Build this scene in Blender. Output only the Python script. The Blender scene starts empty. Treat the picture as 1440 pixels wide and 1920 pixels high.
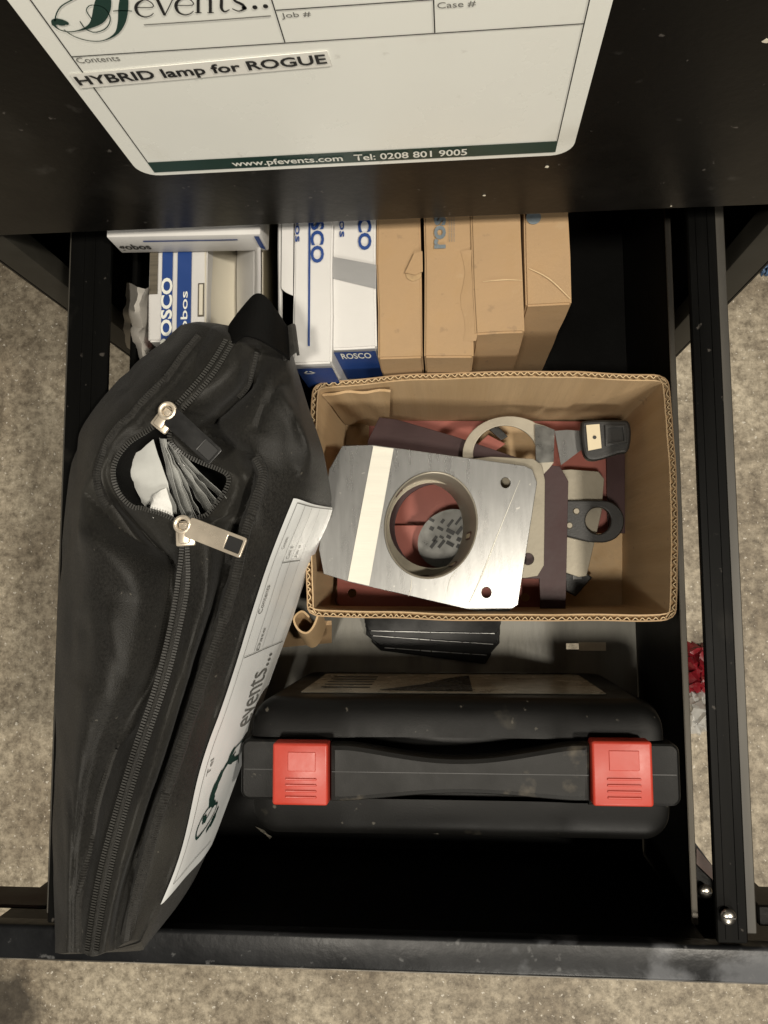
import bpy, bmesh, math, random
from mathutils import Vector, Matrix, noise
random.seed(7)
sc = bpy.context.scene
COL = sc.collection

# ------------------------------------------------------------------ camera
F = 1500.0; CX, CY = 720.0, 960.0          # focal length / principal point in photo pixels (1440 x 1920)
CAM_H = 1.05                               # camera height above the floor in metres
S = 0.90                                   # metres per unit of the 'd' depths used below
AX = (Vector((0.99683701, -0.01137342, -0.07865511)),   # world X, Y, Z axes in (right, down, forward)
      Vector((-0.00379302, -0.99538754, 0.09586065)),
      Vector((-0.07938258, -0.09525910, -0.99228227)))
cam_d = bpy.data.cameras.new('camera'); cam = bpy.data.objects.new('camera', cam_d); COL.objects.link(cam)
right = Vector((AX[0].x, AX[1].x, AX[2].x)); down = Vector((AX[0].y, AX[1].y, AX[2].y)); fwd = Vector((AX[0].z, AX[1].z, AX[2].z))
rot = Matrix((right, -down, -fwd)).transposed().to_4x4()
cam.matrix_world = Matrix.Translation((0, 0, CAM_H)) @ rot
cam_d.sensor_fit = 'HORIZONTAL'; cam_d.sensor_width = 36.0; cam_d.lens = 36.0 * F / 1440.0
cam_d.clip_start = 0.01; cam_d.clip_end = 100
sc.camera = cam

# ------------------------------------------------------------------ world and lamps
w = bpy.data.worlds.new('World'); sc.world = w; w.use_nodes = True
bg = w.node_tree.nodes['Background']; bg.inputs[0].default_value = (1.0, 0.92, 0.80, 1); bg.inputs[1].default_value = 0.035

def lamp(name, loc, target, sx, sy, power, col):
    l = bpy.data.lights.new(name, 'AREA'); l.shape = 'RECTANGLE'; l.size = sx; l.size_y = sy
    l.energy = power; l.color = col
    o = bpy.data.objects.new(name, l); COL.objects.link(o); o.location = loc
    o.rotation_euler = (Vector(target) - Vector(loc)).to_track_quat('-Z', 'Y').to_euler()
    return o
lamp('ceiling_lamp', (1.05, -0.32, 2.70), (0, 0, 0.6), 0.14, 0.14, 40, (1.0, 0.92, 0.79))
lamp('ceiling_lamp', (-0.20, -0.50, 2.70), (0, 0, 0.6), 0.18, 0.18, 27, (1.0, 0.92, 0.79))
lamp('ceiling_lamp', (0.7, -2.9, 2.75), (0, 0, 0.6), 0.30, 1.20, 62, (1.0, 0.94, 0.83))

sc.view_settings.view_transform = 'Standard'; sc.view_settings.look = 'None'
sc.view_settings.exposure = -0.08; sc.view_settings.gamma = 1.0; sc.view_settings.use_curve_mapping = False
sc.render.engine = 'CYCLES'
sc.cycles.use_denoising = True
sc.cycles.max_bounces = 8

# ------------------------------------------------------------------ geometry helpers
def ray(u, v):
    c = Vector((u - CX, v - CY, F)); return Vector((AX[0].dot(c), AX[1].dot(c), AX[2].dot(c)))
def P(u, v, d):                            # point seen at a pixel, d below the camera
    r = ray(u, v); return r * (d * S / -r.z) + Vector((0, 0, CAM_H))
def QY(u, v, Y):                           # point seen at a pixel, on the upright plane y = Y
    r = ray(u, v); return r * (Y / r.y) + Vector((0, 0, CAM_H))
def Z(d): return CAM_H - d * S

def props(o, label=None, cat=None, group=None, kind=None):
    if label: o['label'] = label
    if cat: o['category'] = cat
    if group: o['group'] = group
    if kind: o['kind'] = kind
    return o
def thing(name, loc, label, cat, group=None):
    o = bpy.data.objects.new(name, None); o.empty_display_size = 0.02; COL.objects.link(o); o.location = loc
    return props(o, label, cat, group)
def origin(p):
    v = Vector((0, 0, 0))
    while p is not None: v += p.location; p = p.parent
    return v
def link(name, me, m, parent=None, loc=None, smooth=True, kind=None):
    """vertices are given in world space; re-based on the parent's origin (or on loc for top-level meshes)"""
    o = bpy.data.objects.new(name, me); COL.objects.link(o)
    base = origin(parent) if parent is not None else (Vector(loc) if loc is not None else Vector((0, 0, 0)))
    if base.length: me.transform(Matrix.Translation(-base))
    if parent is not None: o.parent = parent
    else: o.location = base
    if m is not None:
        me.materials.clear(); me.materials.append(m)
    if smooth:
        for p in me.polygons: p.use_smooth = True
        try: me.set_sharp_from_angle(angle=math.radians(35))
        except Exception: pass
    if kind: o['kind'] = kind
    return o
def mesh(verts, faces):
    me = bpy.data.meshes.new('m'); me.from_pydata([tuple(v) for v in verts], [], faces); me.update(); return me
def bm_mesh(bm):
    me = bpy.data.meshes.new('m'); bmesh.ops.recalc_face_normals(bm, faces=bm.faces); bm.to_mesh(me); bm.free(); return me
def add_box(bm, x0, x1, y0, y1, z0, z1, bev=0.0, seg=2, mtx=None):
    vs = [bm.verts.new((x, y, z)) for x in (x0, x1) for y in (y0, y1) for z in (z0, z1)]
    idx = ((0,1,3,2),(4,6,7,5),(0,4,5,1),(2,3,7,6),(0,2,6,4),(1,5,7,3))
    fs = [bm.faces.new([vs[i] for i in f]) for f in idx]
    bmesh.ops.recalc_face_normals(bm, faces=fs)
    geom = vs
    if bev:
        es = list({e for f in fs for e in f.edges})
        r = bmesh.ops.bevel(bm, geom=es, offset=bev, segments=seg, affect='EDGES', profile=0.5)
        geom = list({v for f in r['faces'] for v in f.verts} | {v for v in vs if v.is_valid})
    if mtx is not None: bmesh.ops.transform(bm, matrix=mtx, verts=[v for v in geom if v.is_valid])
    return geom
def box(x0, x1, y0, y1, z0, z1, bev=0.0, seg=2, mtx=None):
    bm = bmesh.new(); add_box(bm, x0, x1, y0, y1, z0, z1, bev, seg, mtx); return bm_mesh(bm)
def boxes(lst, bev=0.0, seg=2):
    bm = bmesh.new()
    for b in lst: add_box(bm, *b, bev=bev, seg=seg)
    return bm_mesh(bm)
def area2(l): return sum(l[i][0]*l[(i+1) % len(l)][1] - l[(i+1) % len(l)][0]*l[i][1] for i in range(len(l)))
def flat(loops, thick, bev=0.0):
    """closed outlines (first outer, others holes) -> solid plate, top at z=0, in local XY"""
    c = bpy.data.curves.new('c', 'CURVE'); c.dimensions = '2D'; c.fill_mode = 'BOTH'
    c.extrude = max(thick/2 - bev, 0.0); c.bevel_depth = bev; c.bevel_resolution = 1; c.offset = -bev
    for k, l in enumerate(loops):
        l = list(l)
        if (area2(l) > 0) != (k == 0): l.reverse()
        s = c.splines.new('POLY'); s.points.add(len(l)-1)
        for q, p in zip(s.points, l): q.co = (p[0], p[1], 0, 1)
        s.use_cyclic_u = True
    o = bpy.data.objects.new('c', c); me = bpy.data.meshes.new_from_object(o)
    bpy.data.objects.remove(o); bpy.data.curves.remove(c)
    me.transform(Matrix.Translation((0, 0, -thick/2)))
    return me
def circle(cx, cy, r, n=32, ry=None, a=0.0):
    ry = r if ry is None else ry; ca, sa = math.cos(a), math.sin(a); out = []
    for i in range(n):
        t = 2*math.pi*i/n; x, y = r*math.cos(t), ry*math.sin(t)
        out.append((cx + x*ca - y*sa, cy + x*sa + y*ca))
    return out
def ipts(pts, n, closed=False):
    """Catmull-Rom through tuples of any length"""
    out = []; m = len(pts)
    segs = m if closed else m-1
    for k in range(n):
        t = k/(n if closed else n-1)*segs; i = min(int(t), segs-1); f = t-i
        g = lambda j: pts[j % m] if closed else pts[max(0, min(m-1, j))]
        p0, p1, p2, p3 = g(i-1), g(i), g(i+1), g(i+2)
        out.append(tuple(0.5*((2*b)+(-a+c)*f+(2*a-5*b+4*c-e)*f*f+(-a+3*b-3*c+e)*f**3) for a, b, c, e in zip(p0, p1, p2, p3)))
    return out
def remap(me, fn):
    for v in me.vertices: v.co = fn(v.co.x, v.co.y, v.co.z)
    me.update(); return me
def join(mes):
    bm = bmesh.new()
    for me in mes: bm.from_mesh(me); bpy.data.meshes.remove(me)
    m = bpy.data.meshes.new('m'); bm.to_mesh(m); bm.free(); return m
def text(body, size, bold=0.0, sx=1.0, align='LEFT', spacing=1.0, shear=0.0):
    c = bpy.data.curves.new('t', 'FONT'); c.body = body; c.size = size; c.offset = bold*size; c.align_x = align
    c.space_character = spacing; c.shear = shear; c.resolution_u = 3
    o = bpy.data.objects.new('t', c); me = bpy.data.meshes.new_from_object(o)
    bpy.data.objects.remove(o); bpy.data.curves.remove(c)
    if sx != 1.0: me.transform(Matrix.Diagonal((sx, 1, 1, 1)))
    return me
def tsize(me):
    xs = [v.co.x for v in me.vertices]; ys = [v.co.y for v in me.vertices]
    return min(xs), max(xs), min(ys), max(ys)
def fit(me, x0, x1, y0, y1):
    a, b, c, d = tsize(me)
    for v in me.vertices:
        v.co.x = x0 + (v.co.x-a)/(b-a)*(x1-x0); v.co.y = y0 + (v.co.y-c)/(d-c)*(y1-y0)
    return me
def ribbon2(pts, n=24):
    """flat pen stroke: pts are (x, y, width)"""
    q = ipts(pts, n); vs = []; fs = []
    for i, (x, y, wd) in enumerate(q):
        a, b = q[max(0, i-1)], q[min(n-1, i+1)]
        tx, ty = b[0]-a[0], b[1]-a[1]; l = math.hypot(tx, ty) or 1
        wd = max(wd, 1e-5)
        vs += [(x - ty/l*wd/2, y + tx/l*wd/2, 0), (x + ty/l*wd/2, y - tx/l*wd/2, 0)]
        if i: fs.append((2*i-2, 2*i-1, 2*i+1, 2*i))
    return mesh(vs, fs)
def tube(pts, r, seg=8, cap=True):
    vs = []; fs = []; n = len(pts); up = Vector((0, 0, 1))
    for i, p in enumerate(pts):
        p = Vector(p); t = (Vector(pts[min(n-1, i+1)]) - Vector(pts[max(0, i-1)])).normalized()
        a = t.cross(up); a = a.normalized() if a.length > 1e-4 else Vector((1, 0, 0)); b = a.cross(t)
        rr = r[i] if isinstance(r, (list, tuple)) else r
        for k in range(seg):
            an = 2*math.pi*k/seg; vs.append(p + (a*math.cos(an) + b*math.sin(an))*rr)
        if i:
            for k in range(seg):
                k2 = (k+1) % seg; fs.append(((i-1)*seg+k, (i-1)*seg+k2, i*seg+k2, i*seg+k))
    if cap: fs.append(tuple(range(seg-1, -1, -1))); fs.append(tuple((n-1)*seg+k for k in range(seg)))
    return mesh(vs, fs)
def strip3(pts, side, thick):
    """band of rectangular section: pts centre line, side = half-width vectors, thick along normal"""
    vs = []; fs = []; n = len(pts)
    for i in range(n):
        p = Vector(pts[i]); s = Vector(side[i]) if isinstance(side, list) else Vector(side)
        t = (Vector(pts[min(n-1, i+1)]) - Vector(pts[max(0, i-1)])).normalized(); nn = t.cross(s).normalized()*thick/2
        vs += [p-s-nn, p+s-nn, p+s+nn, p-s+nn]
        if i:
            b = 4*i-4
            for k in range(4): k2 = (k+1) % 4; fs.append((b+k, b+k2, b+4+k2, b+4+k))
    fs.append((3, 2, 1, 0)); b = 4*n-4; fs.append((b, b+1, b+2, b+3))
    return mesh(vs, fs)

# ------------------------------------------------------------------ materials
def mat(name, col, rough=0.6, metal=0.0, var=0.25, vscale=12.0, col2=None, c2lo=0.55, c2hi=0.7, c2scale=20.0,
        bump=0.0, bscale=300.0, stretch=(1, 1, 1), rvar=0.1, spec=0.5, trans=0.0, alpha=1.0, sheen=0.0, coat=0.0, sss=0.0, c2detail=6.0, xb=None, dust=None):
    m = bpy.data.materials.new(name); m.use_nodes = True; nt = m.node_tree; N = nt.nodes; L = nt.links
    b = N['Principled BSDF']
    tc = N.new('ShaderNodeTexCoord'); mp = N.new('ShaderNodeMapping'); L.new(tc.outputs['Object'], mp.inputs[0])
    mp.inputs['Scale'].default_value = stretch
    n1 = N.new('ShaderNodeTexNoise'); n1.inputs['Scale'].default_value = vscale; n1.inputs['Detail'].default_value = 8; n1.inputs['Roughness'].default_value = 0.6
    L.new(mp.outputs[0], n1.inputs['Vector'])
    mr = N.new('ShaderNodeMapRange'); mr.inputs[1].default_value = 0.3; mr.inputs[2].default_value = 0.7
    mr.inputs[3].default_value = 1-var; mr.inputs[4].default_value = 1+var; L.new(n1.outputs['Fac'], mr.inputs[0])
    mul = N.new('ShaderNodeVectorMath'); mul.operation = 'SCALE'; mul.inputs[0].default_value = col; L.new(mr.outputs[0], mul.inputs['Scale'])
    out = mul.outputs[0]
    if col2 is not None:
        n2 = N.new('ShaderNodeTexNoise'); n2.inputs['Scale'].default_value = c2scale; n2.inputs['Detail'].default_value = c2detail
        L.new(mp.outputs[0], n2.inputs['Vector'])
        r2 = N.new('ShaderNodeMapRange'); r2.inputs[1].default_value = c2lo; r2.inputs[2].default_value = c2hi; fac2 = n2.outputs['Fac']
        if xb:
            sp_ = N.new('ShaderNodeSeparateXYZ'); L.new(tc.outputs['Object'], sp_.inputs[0])
            ma = N.new('ShaderNodeMapRange'); ma.inputs[1].default_value = xb[0]; ma.inputs[2].default_value = xb[1]; ma.inputs[3].default_value = -xb[2]; ma.inputs[4].default_value = xb[2]
            L.new(sp_.outputs[0], ma.inputs[0]); ad_ = N.new('ShaderNodeMath'); L.new(ma.outputs[0], ad_.inputs[0]); L.new(fac2, ad_.inputs[1]); fac2 = ad_.outputs[0]
        L.new(fac2, r2.inputs[0])
        mx = N.new('ShaderNodeMix'); mx.data_type = 'RGBA'; L.new(r2.outputs[0], mx.inputs[0]); L.new(out, mx.inputs[6]); mx.inputs[7].default_value = (*col2, 1)
        out = mx.outputs[2]
    if dust:
        for sc_, lo_, hi_, am_, dc_ in dust:
            n4 = N.new('ShaderNodeTexNoise'); n4.inputs['Scale'].default_value = sc_; n4.inputs['Detail'].default_value = 5; L.new(tc.outputs['Object'], n4.inputs['Vector'])
            r4 = N.new('ShaderNodeMapRange'); r4.inputs[1].default_value = lo_; r4.inputs[2].default_value = hi_; r4.inputs[3].default_value = 0; r4.inputs[4].default_value = am_; L.new(n4.outputs['Fac'], r4.inputs[0])
            m4 = N.new('ShaderNodeMix'); m4.data_type = 'RGBA'; L.new(r4.outputs[0], m4.inputs[0]); L.new(out, m4.inputs[6]); m4.inputs[7].default_value = (*dc_, 1); out = m4.outputs[2]
    L.new(out, b.inputs['Base Color'])
    rr = N.new('ShaderNodeMapRange'); rr.inputs[1].default_value = 0.3; rr.inputs[2].default_value = 0.7
    rr.inputs[3].default_value = max(0.02, rough-rvar); rr.inputs[4].default_value = min(1, rough+rvar); L.new(n1.outputs['Fac'], rr.inputs[0])
    L.new(rr.outputs[0], b.inputs['Roughness'])
    b.inputs['Metallic'].default_value = metal; b.inputs['Specular IOR Level'].default_value = spec
    b.inputs['Transmission Weight'].default_value = trans; b.inputs['Alpha'].default_value = alpha
    b.inputs['Sheen Weight'].default_value = sheen; b.inputs['Coat Weight'].default_value = coat
    if sss: b.inputs['Subsurface Weight'].default_value = sss; b.inputs['Subsurface Scale'].default_value = 0.002
    if bump:
        n3 = N.new('ShaderNodeTexNoise'); n3.inputs['Scale'].default_value = bscale; n3.inputs['Detail'].default_value = 4; L.new(mp.outputs[0], n3.inputs['Vector'])
        bp = N.new('ShaderNodeBump'); bp.inputs['Strength'].default_value = bump; bp.inputs['Distance'].default_value = 0.001
        L.new(n3.outputs['Fac'], bp.inputs['Height']); L.new(bp.outputs[0], b.inputs['Normal'])
    return m

M = {}
M['black_paint'] = mat('black_paint', (0.0045, 0.0042, 0.0038), 0.38, spec=0.14, var=0.3, vscale=9, col2=(0.016, 0.015, 0.013), c2lo=0.58, c2hi=0.85, c2scale=14, bump=0.12, bscale=260, dust=[(190, .70, .74, .6, (.12, .11, .1)), (17, .60, .85, .5, (.05, .047, .042)), (60, .66, .74, .35, (.07, .066, .06))])
M['black_paint_in'] = mat('black_paint_inside', (0.004, 0.004, 0.0038), 0.5, var=0.3, vscale=9, bump=0.1, bscale=260, spec=0.12)
M['worn_lip'] = mat('worn_black_paint', (0.008, 0.0085, 0.0095), 0.38, spec=0.3, var=0.35, vscale=20, col2=(0.085, 0.088, 0.095), c2lo=0.60, c2hi=0.68, c2scale=24, bump=0.2, bscale=200, xb=(0.03, 0.14, 0.09), dust=[(120, .66, .72, .6, (.12, .12, .12))])
M['rail'] = mat('rail_paint', (0.003, 0.003, 0.0028), 0.42, spec=0.05, var=0.3, vscale=30, col2=(0.008, 0.0075, 0.0065), c2lo=0.6, c2hi=0.8, c2scale=25, stretch=(1, 0.08, 1), bump=0.1, bscale=200, dust=[(160, .69, .74, .5, (.10, .09, .08)), (30, .62, .8, .4, (.03, .028, .024))])
M['rail_edge'] = mat('rail_edge_metal', (0.055, 0.050, 0.041), 0.5, metal=0.2, var=0.4, vscale=40, stretch=(1, 0.1, 1), col2=(0.03, 0.028, 0.024), c2lo=0.5, c2hi=0.65, c2scale=30)
M['base'] = mat('grey_base_plate', (0.15, 0.145, 0.125), 0.5, metal=0.25, var=0.35, vscale=26, col2=(0.055, 0.052, 0.045), c2lo=0.55, c2hi=0.75, c2scale=30, stretch=(1, 0.22, 1), bump=0.15)
M['lit_edge'] = mat('lit_edge_metal', (0.17, 0.155, 0.13), 0.45, metal=0.2, var=0.4, vscale=40, stretch=(1, 0.1, 1), col2=(0.04, 0.036, 0.03), c2lo=0.52, c2hi=0.62, c2scale=24)  # paler edge metal, brightened so the edges look lit
M['screw'] = mat('screw_steel', (0.5, 0.47, 0.42), 0.3, metal=1.0, var=0.2)
M['rust'] = mat('brown_primer', (0.075, 0.04, 0.03), 0.6, var=0.4, vscale=40, col2=(0.02, 0.016, 0.014), c2scale=30)
M['label'] = mat('label_plastic', (0.84, 0.85, 0.80), 0.30, var=0.03, vscale=5, col2=(0.66, 0.65, 0.59), c2lo=0.62, c2hi=0.88, c2scale=16, bump=0.05, bscale=40, dust=[(110, .70, .76, .35, (.45, .43, .38)), (30, .64, .8, .35, (.62, .6, .53))])
M['tape_strip'] = mat('white_paper_strip', (0.80, 0.79, 0.74), 0.4, var=0.02)
M['ink'] = mat('black_ink', (0.018, 0.018, 0.018), 0.5, var=0.2)
M['ink_grey'] = mat('grey_ink', (0.16, 0.16, 0.15), 0.5, var=0.2)
M['ink_green'] = mat('dark_green_ink', (0.012, 0.04, 0.032), 0.4, var=0.2)
M['ink_white'] = mat('white_ink', (0.75, 0.76, 0.70), 0.5, var=0.05)
M['fabric'] = mat('black_nylon', (0.0120, 0.0113, 0.0097), 0.58, var=0.45, vscale=700, bump=0.35, bscale=1500, sheen=0.05, spec=0.28, col2=(0.026, 0.0245, 0.0205), c2lo=0.45, c2hi=0.75, c2scale=16, dust=[(330, .70, .73, .5, (.12, .11, .09))])
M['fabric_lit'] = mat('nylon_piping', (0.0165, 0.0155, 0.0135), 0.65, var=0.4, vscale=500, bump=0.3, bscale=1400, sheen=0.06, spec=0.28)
M['webbing'] = mat('black_webbing', (0.0035, 0.0034, 0.0032), 0.85, spec=0.12, var=0.3, vscale=60, bump=0.3, bscale=900)
M['teeth'] = mat('zip_teeth', (0.035, 0.034, 0.031), 0.32, var=0.3)
M['nickel'] = mat('nickel', (0.66, 0.58, 0.47), 0.3, metal=0.55, var=0.15, vscale=60)
M['gunmetal'] = mat('gunmetal', (0.05, 0.05, 0.05), 0.3, metal=0.8, var=0.2, vscale=60)
M['sticker'] = mat('sticker_vinyl', (0.82, 0.84, 0.84), 0.38, var=0.03, vscale=20)
M['sleeve'] = mat('clear_sleeve', (0.86, 0.87, 0.84), 0.10, var=0.05, alpha=0.30, spec=0.8)
M['sleeve_frost'] = mat('frosted_sleeve', (0.80, 0.81, 0.78), 0.15, var=0.1, vscale=60, alpha=0.5, spec=0.8)
M['sleeve_highlight'] = mat('painted_sleeve_highlight', (0.85, 0.85, 0.82), 0.35, var=0.05)  # opaque white that paints a highlight on the plastic
M['white_card'] = mat('white_carton', (0.60, 0.59, 0.575), 0.5, var=0.03, vscale=20, bump=0.05, bscale=400)
M['cream_card'] = mat('cream_carton', (0.62, 0.58, 0.48), 0.6, var=0.05, vscale=18)
M['blue'] = mat('blue_print', (0.013, 0.048, 0.20), 0.45, var=0.08, vscale=30)
M['grey_tape'] = mat('grey_tape', (0.27, 0.27, 0.27), 0.42, var=0.06, vscale=30, stretch=(1, 4, 1))
M['kraft'] = mat('brown_kraft', (0.37, 0.245, 0.132), 0.75, var=0.07, vscale=30, col2=(0.36, 0.235, 0.12), c2lo=0.5, c2hi=0.8, c2scale=60, bump=0.12, bscale=500, dust=[(9, .55, .75, .5, (.27, .18, .10)), (140, .66, .72, .4, (.22, .15, .09)), (45, .68, .76, .4, (.46, .35, .22))])
M['kraft_tray'] = mat('corrugated_kraft', (0.47, 0.33, 0.185), 0.75, var=0.08, vscale=60, stretch=(3, 3, 0.15), col2=(0.38, 0.255, 0.13), c2lo=0.5, c2hi=0.8, c2scale=30, bump=0.15, bscale=180, dust=[(10, .55, .78, .4, (.33, .23, .13)), (170, .68, .73, .5, (.24, .16, .1))])
M['kraft_edge'] = mat('kraft_cut_edge', (0.55, 0.41, 0.24), 0.85, var=0.15, vscale=200)
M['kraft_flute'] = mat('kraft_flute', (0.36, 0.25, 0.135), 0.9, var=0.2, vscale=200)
M['print_grey'] = mat('faded_blue_print', (0.14, 0.17, 0.19), 0.7, var=0.25, vscale=200)
M['barcode'] = mat('barcode_print', (0.10, 0.085, 0.06), 0.6, var=0.3, vscale=90, stretch=(0.1, 6, 1))
M['case'] = mat('case_plastic', (0.0038, 0.0037, 0.0034), 0.42, spec=0.14, var=0.2, vscale=20, col2=(0.10, 0.085, 0.065), c2lo=0.66, c2hi=0.95, c2scale=14, bump=0.07, bscale=1500, dust=[(170, .69, .73, .5, (.12, .11, .09)), (50, .68, .78, .25, (.09, .08, .06))])
M['case_handle'] = mat('case_handle_plastic', (0.0095, 0.0092, 0.0085), 0.48, spec=0.2, var=0.2, vscale=20, col2=(0.15, 0.125, 0.09), c2lo=0.60, c2hi=0.78, c2scale=34, bump=0.07, bscale=1500)
M['latch'] = mat('red_latch_plastic', (0.42, 0.038, 0.021), 0.42, var=0.06, vscale=30, bump=0.05, spec=0.5)
M['case_label'] = mat('case_label_gloss', (0.42, 0.40, 0.34), 0.25, var=0.2, vscale=40, stretch=(1, 1, 1))
M['case_label_dark'] = mat('case_label_dark', (0.05, 0.05, 0.048), 0.25, var=0.2, vscale=40)
M['steel'] = mat('brushed_steel', (0.25, 0.25, 0.245), 0.28, metal=0.82, var=0.07, vscale=90, bump=0.02, bscale=900, rvar=0.012, stretch=(3, 0.4, 1), dust=[(210, .70, .74, .5, (.6, .58, .53)), (40, .70, .80, .3, (.5, .48, .44))])
M['steel_warm'] = mat('warm_steel', (0.25, 0.225, 0.175), 0.45, metal=0.5, var=0.10, vscale=40, bump=0.06, bscale=400)
M['steel_ring'] = mat('ring_steel', (0.34, 0.31, 0.25), 0.42, metal=0.5, var=0.08, vscale=40, stretch=(1, 1, 0.3))
M['masking'] = mat('cream_tape', (0.66, 0.64, 0.56), 0.55, var=0.05, vscale=60, stretch=(0.3, 4, 1), bump=0.1, bscale=300)
M['copper'] = mat('copper_red_plate', (0.30, 0.088, 0.066), 0.45, metal=0.15, var=0.12, vscale=24, col2=(0.15, 0.05, 0.042), c2lo=0.5, c2hi=0.8, c2scale=18)
M['maroon'] = mat('dark_maroon_plate', (0.036, 0.0155, 0.016), 0.45, spec=0.3, metal=0.1, var=0.2, vscale=24, bump=0.06)
M['gloss_black'] = mat('gloss_black', (0.004, 0.004, 0.004), 0.16, var=0.2, spec=0.3)
M['black_plastic'] = mat('black_plastic', (0.013, 0.013, 0.0125), 0.45, var=0.2, bump=0.1, bscale=800)
M['beige_label'] = mat('beige_label', (0.60, 0.52, 0.36), 0.5, var=0.05)
M['gobo'] = mat('gobo_steel', (0.15, 0.15, 0.142), 0.35, metal=0.7, var=0.15, vscale=80)
M['paper'] = mat('torn_paper', (0.66, 0.61, 0.50), 0.7, var=0.12, vscale=90)
M['red_film'] = mat('red_film', (0.20, 0.012, 0.018), 0.22, var=0.3, vscale=40)
M['clear_film'] = mat('clear_film', (0.70, 0.70, 0.68), 0.12, var=0.1, vscale=40, alpha=0.55, spec=0.9)
M['stile'] = mat('worn_stile_paint', (0.028, 0.026, 0.021), 0.55, spec=0.2, var=0.3, vscale=20)
M['blue_rag'] = mat('blue_scrap', (0.05, 0.11, 0.22), 0.6, var=0.3, vscale=60)

def concrete():
    m = bpy.data.materials.new('concrete'); m.use_nodes = True; nt = m.node_tree; N = nt.nodes; L = nt.links; b = N['Principled BSDF']
    tc = N.new('ShaderNodeTexCoord')
    def ns(scale, detail=8, rough=0.6, dist=0.0):
        n = N.new('ShaderNodeTexNoise'); n.inputs['Scale'].default_value = scale; n.inputs['Detail'].default_value = detail
        n.inputs['Roughness'].default_value = rough; n.inputs['Distortion'].default_value = dist; L.new(tc.outputs['Object'], n.inputs['Vector']); return n.outputs['Fac']
    def ramp(f, stops):
        r = N.new('ShaderNodeValToRGB'); L.new(f, r.inputs[0]); e = r.color_ramp.elements
        for i, (p, c) in enumerate(stops):
            el = e[i] if i < 2 else e.new(p)
            el.position = p; el.color = (*c, 1)
        return r.outputs[0]
    def mix(f, a, c, mode='MIX'):
        x = N.new('ShaderNodeMix'); x.data_type = 'RGBA'; x.blend_type = mode
        if isinstance(f, float): x.inputs[0].default_value = f
        else: L.new(f, x.inputs[0])
        L.new(a, x.inputs[6])
        if isinstance(c, tuple): x.inputs[7].default_value = (*c, 1)
        else: L.new(c, x.inputs[7])
        return x.outputs[2]
    base = ramp(ns(6, 10, 0.65), [(0.32, (0.17, 0.138, 0.098)), (0.66, (0.44, 0.392, 0.305))])
    fine = ramp(ns(75, 12, 0.80), [(0.38, (0.40, 0.37, 0.33)), (0.60, (1.45, 1.43, 1.40))])
    c = mix(0.9, base, fine, 'MULTIPLY')
    vor = N.new('ShaderNodeTexVoronoi'); vor.inputs['Scale'].default_value = 190; L.new(tc.outputs['Object'], vor.inputs['Vector'])
    c = mix(0.2, c, ramp(vor.outputs['Distance'], [(0.1, (0.75, 0.72, 0.68)), (0.7, (1.2, 1.2, 1.2))]), 'MULTIPLY')
    spots = ramp(ns(200, 2, 0.5), [(0.67, (0, 0, 0)), (0.69, (0.9, 0.9, 0.9))]); c = mix(spots, c, (0.66, 0.61, 0.52))
    dark = ramp(ns(34, 8, 0.7), [(0.55, (0, 0, 0)), (0.70, (0.75, 0.75, 0.75))]); c = mix(dark, c, (0.10, 0.076, 0.05))
    # oil stain with a shape of its own
    mp = N.new('ShaderNodeMapping'); L.new(tc.outputs['Object'], mp.inputs[0])
    st = P(5, 1890, CAM_H/S); mp.inputs['Location'].default_value = (-st.x, -st.y, 0)
    ln = N.new('ShaderNodeVectorMath'); ln.operation = 'LENGTH'; L.new(mp.outputs[0], ln.inputs[0])
    ad = N.new('ShaderNodeMath'); ad.operation = 'MULTIPLY_ADD'; L.new(ns(22, 5), ad.inputs[0]); ad.inputs[1].default_value = 0.09; L.new(ln.outputs['Value'], ad.inputs[2])
    sr = N.new('ShaderNodeMapRange'); sr.inputs[1].default_value = 0.105; sr.inputs[2].default_value = 0.075; sr.inputs[3].default_value = 0; sr.inputs[4].default_value = 0.85
    L.new(ad.outputs[0], sr.inputs[0]); c = mix(sr.outputs[0], c, (0.03, 0.024, 0.018))
    L.new(c, b.inputs['Base Color']); b.inputs['Roughness'].default_value = 0.6
    bp = N.new('ShaderNodeBump'); bp.inputs['Strength'].default_value = 0.3; bp.inputs['Distance'].default_value = 0.003
    L.new(ns(90, 6, 0.65), bp.inputs['Height']); L.new(bp.outputs[0], b.inputs['Normal'])
    return m

# ------------------------------------------------------------------ floor
props(link('floor', mesh([(-3, -3, 0), (3, -3, 0), (3, 3, 0), (-3, 3, 0)], [(0, 1, 2, 3)]), concrete()), 'speckled tan concrete floor under the cabinet', 'floor', kind='structure')

# ------------------------------------------------------------------ cabinet
YC = 0.2256*S; YF = YC + 0.001                                  # front plane of the cabinet
XL, XR = -0.309*S, 0.2285*S                    # outer sides
YB = YF + 0.60
cab = thing('filing_cabinet', ((XL+XR)/2, (YF+YB)/2, 0), 'black metal filing cabinet with a closed drawer above the open one', 'cabinet')
TOP = 1.32
zu = Z(0.472)                                  # bottom edge of the closed drawer front
e = 0.0225
for x0, x1 in ((XL, XL+0.0015), (XR-0.0015, XR)):
    link('side_panel', box(x0, x1, YF+0.001, YB, 0.03, TOP), M['black_paint'], cab)
for x0, x1 in ((XL+0.0017, XL+e), (XR-e, XR-0.0017)):
    link('front_stile', box(x0, x1, YF+0.001, YF+0.016, 0.03, zu-0.004, 0.001), M['stile'], cab)
link('back_panel', box(XL+0.002, XR-0.002, YB-0.0015, YB, 0.03, TOP-0.002), M['black_paint_in'], cab)
link('top_panel', box(XL, XR, YF, YB, TOP, TOP+0.002), M['black_paint'], cab)
link('plinth', box(XL+0.004, XR-0.004, YF+0.03, YB-0.01, 0.0, 0.03), M['black_paint'], cab)
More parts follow.
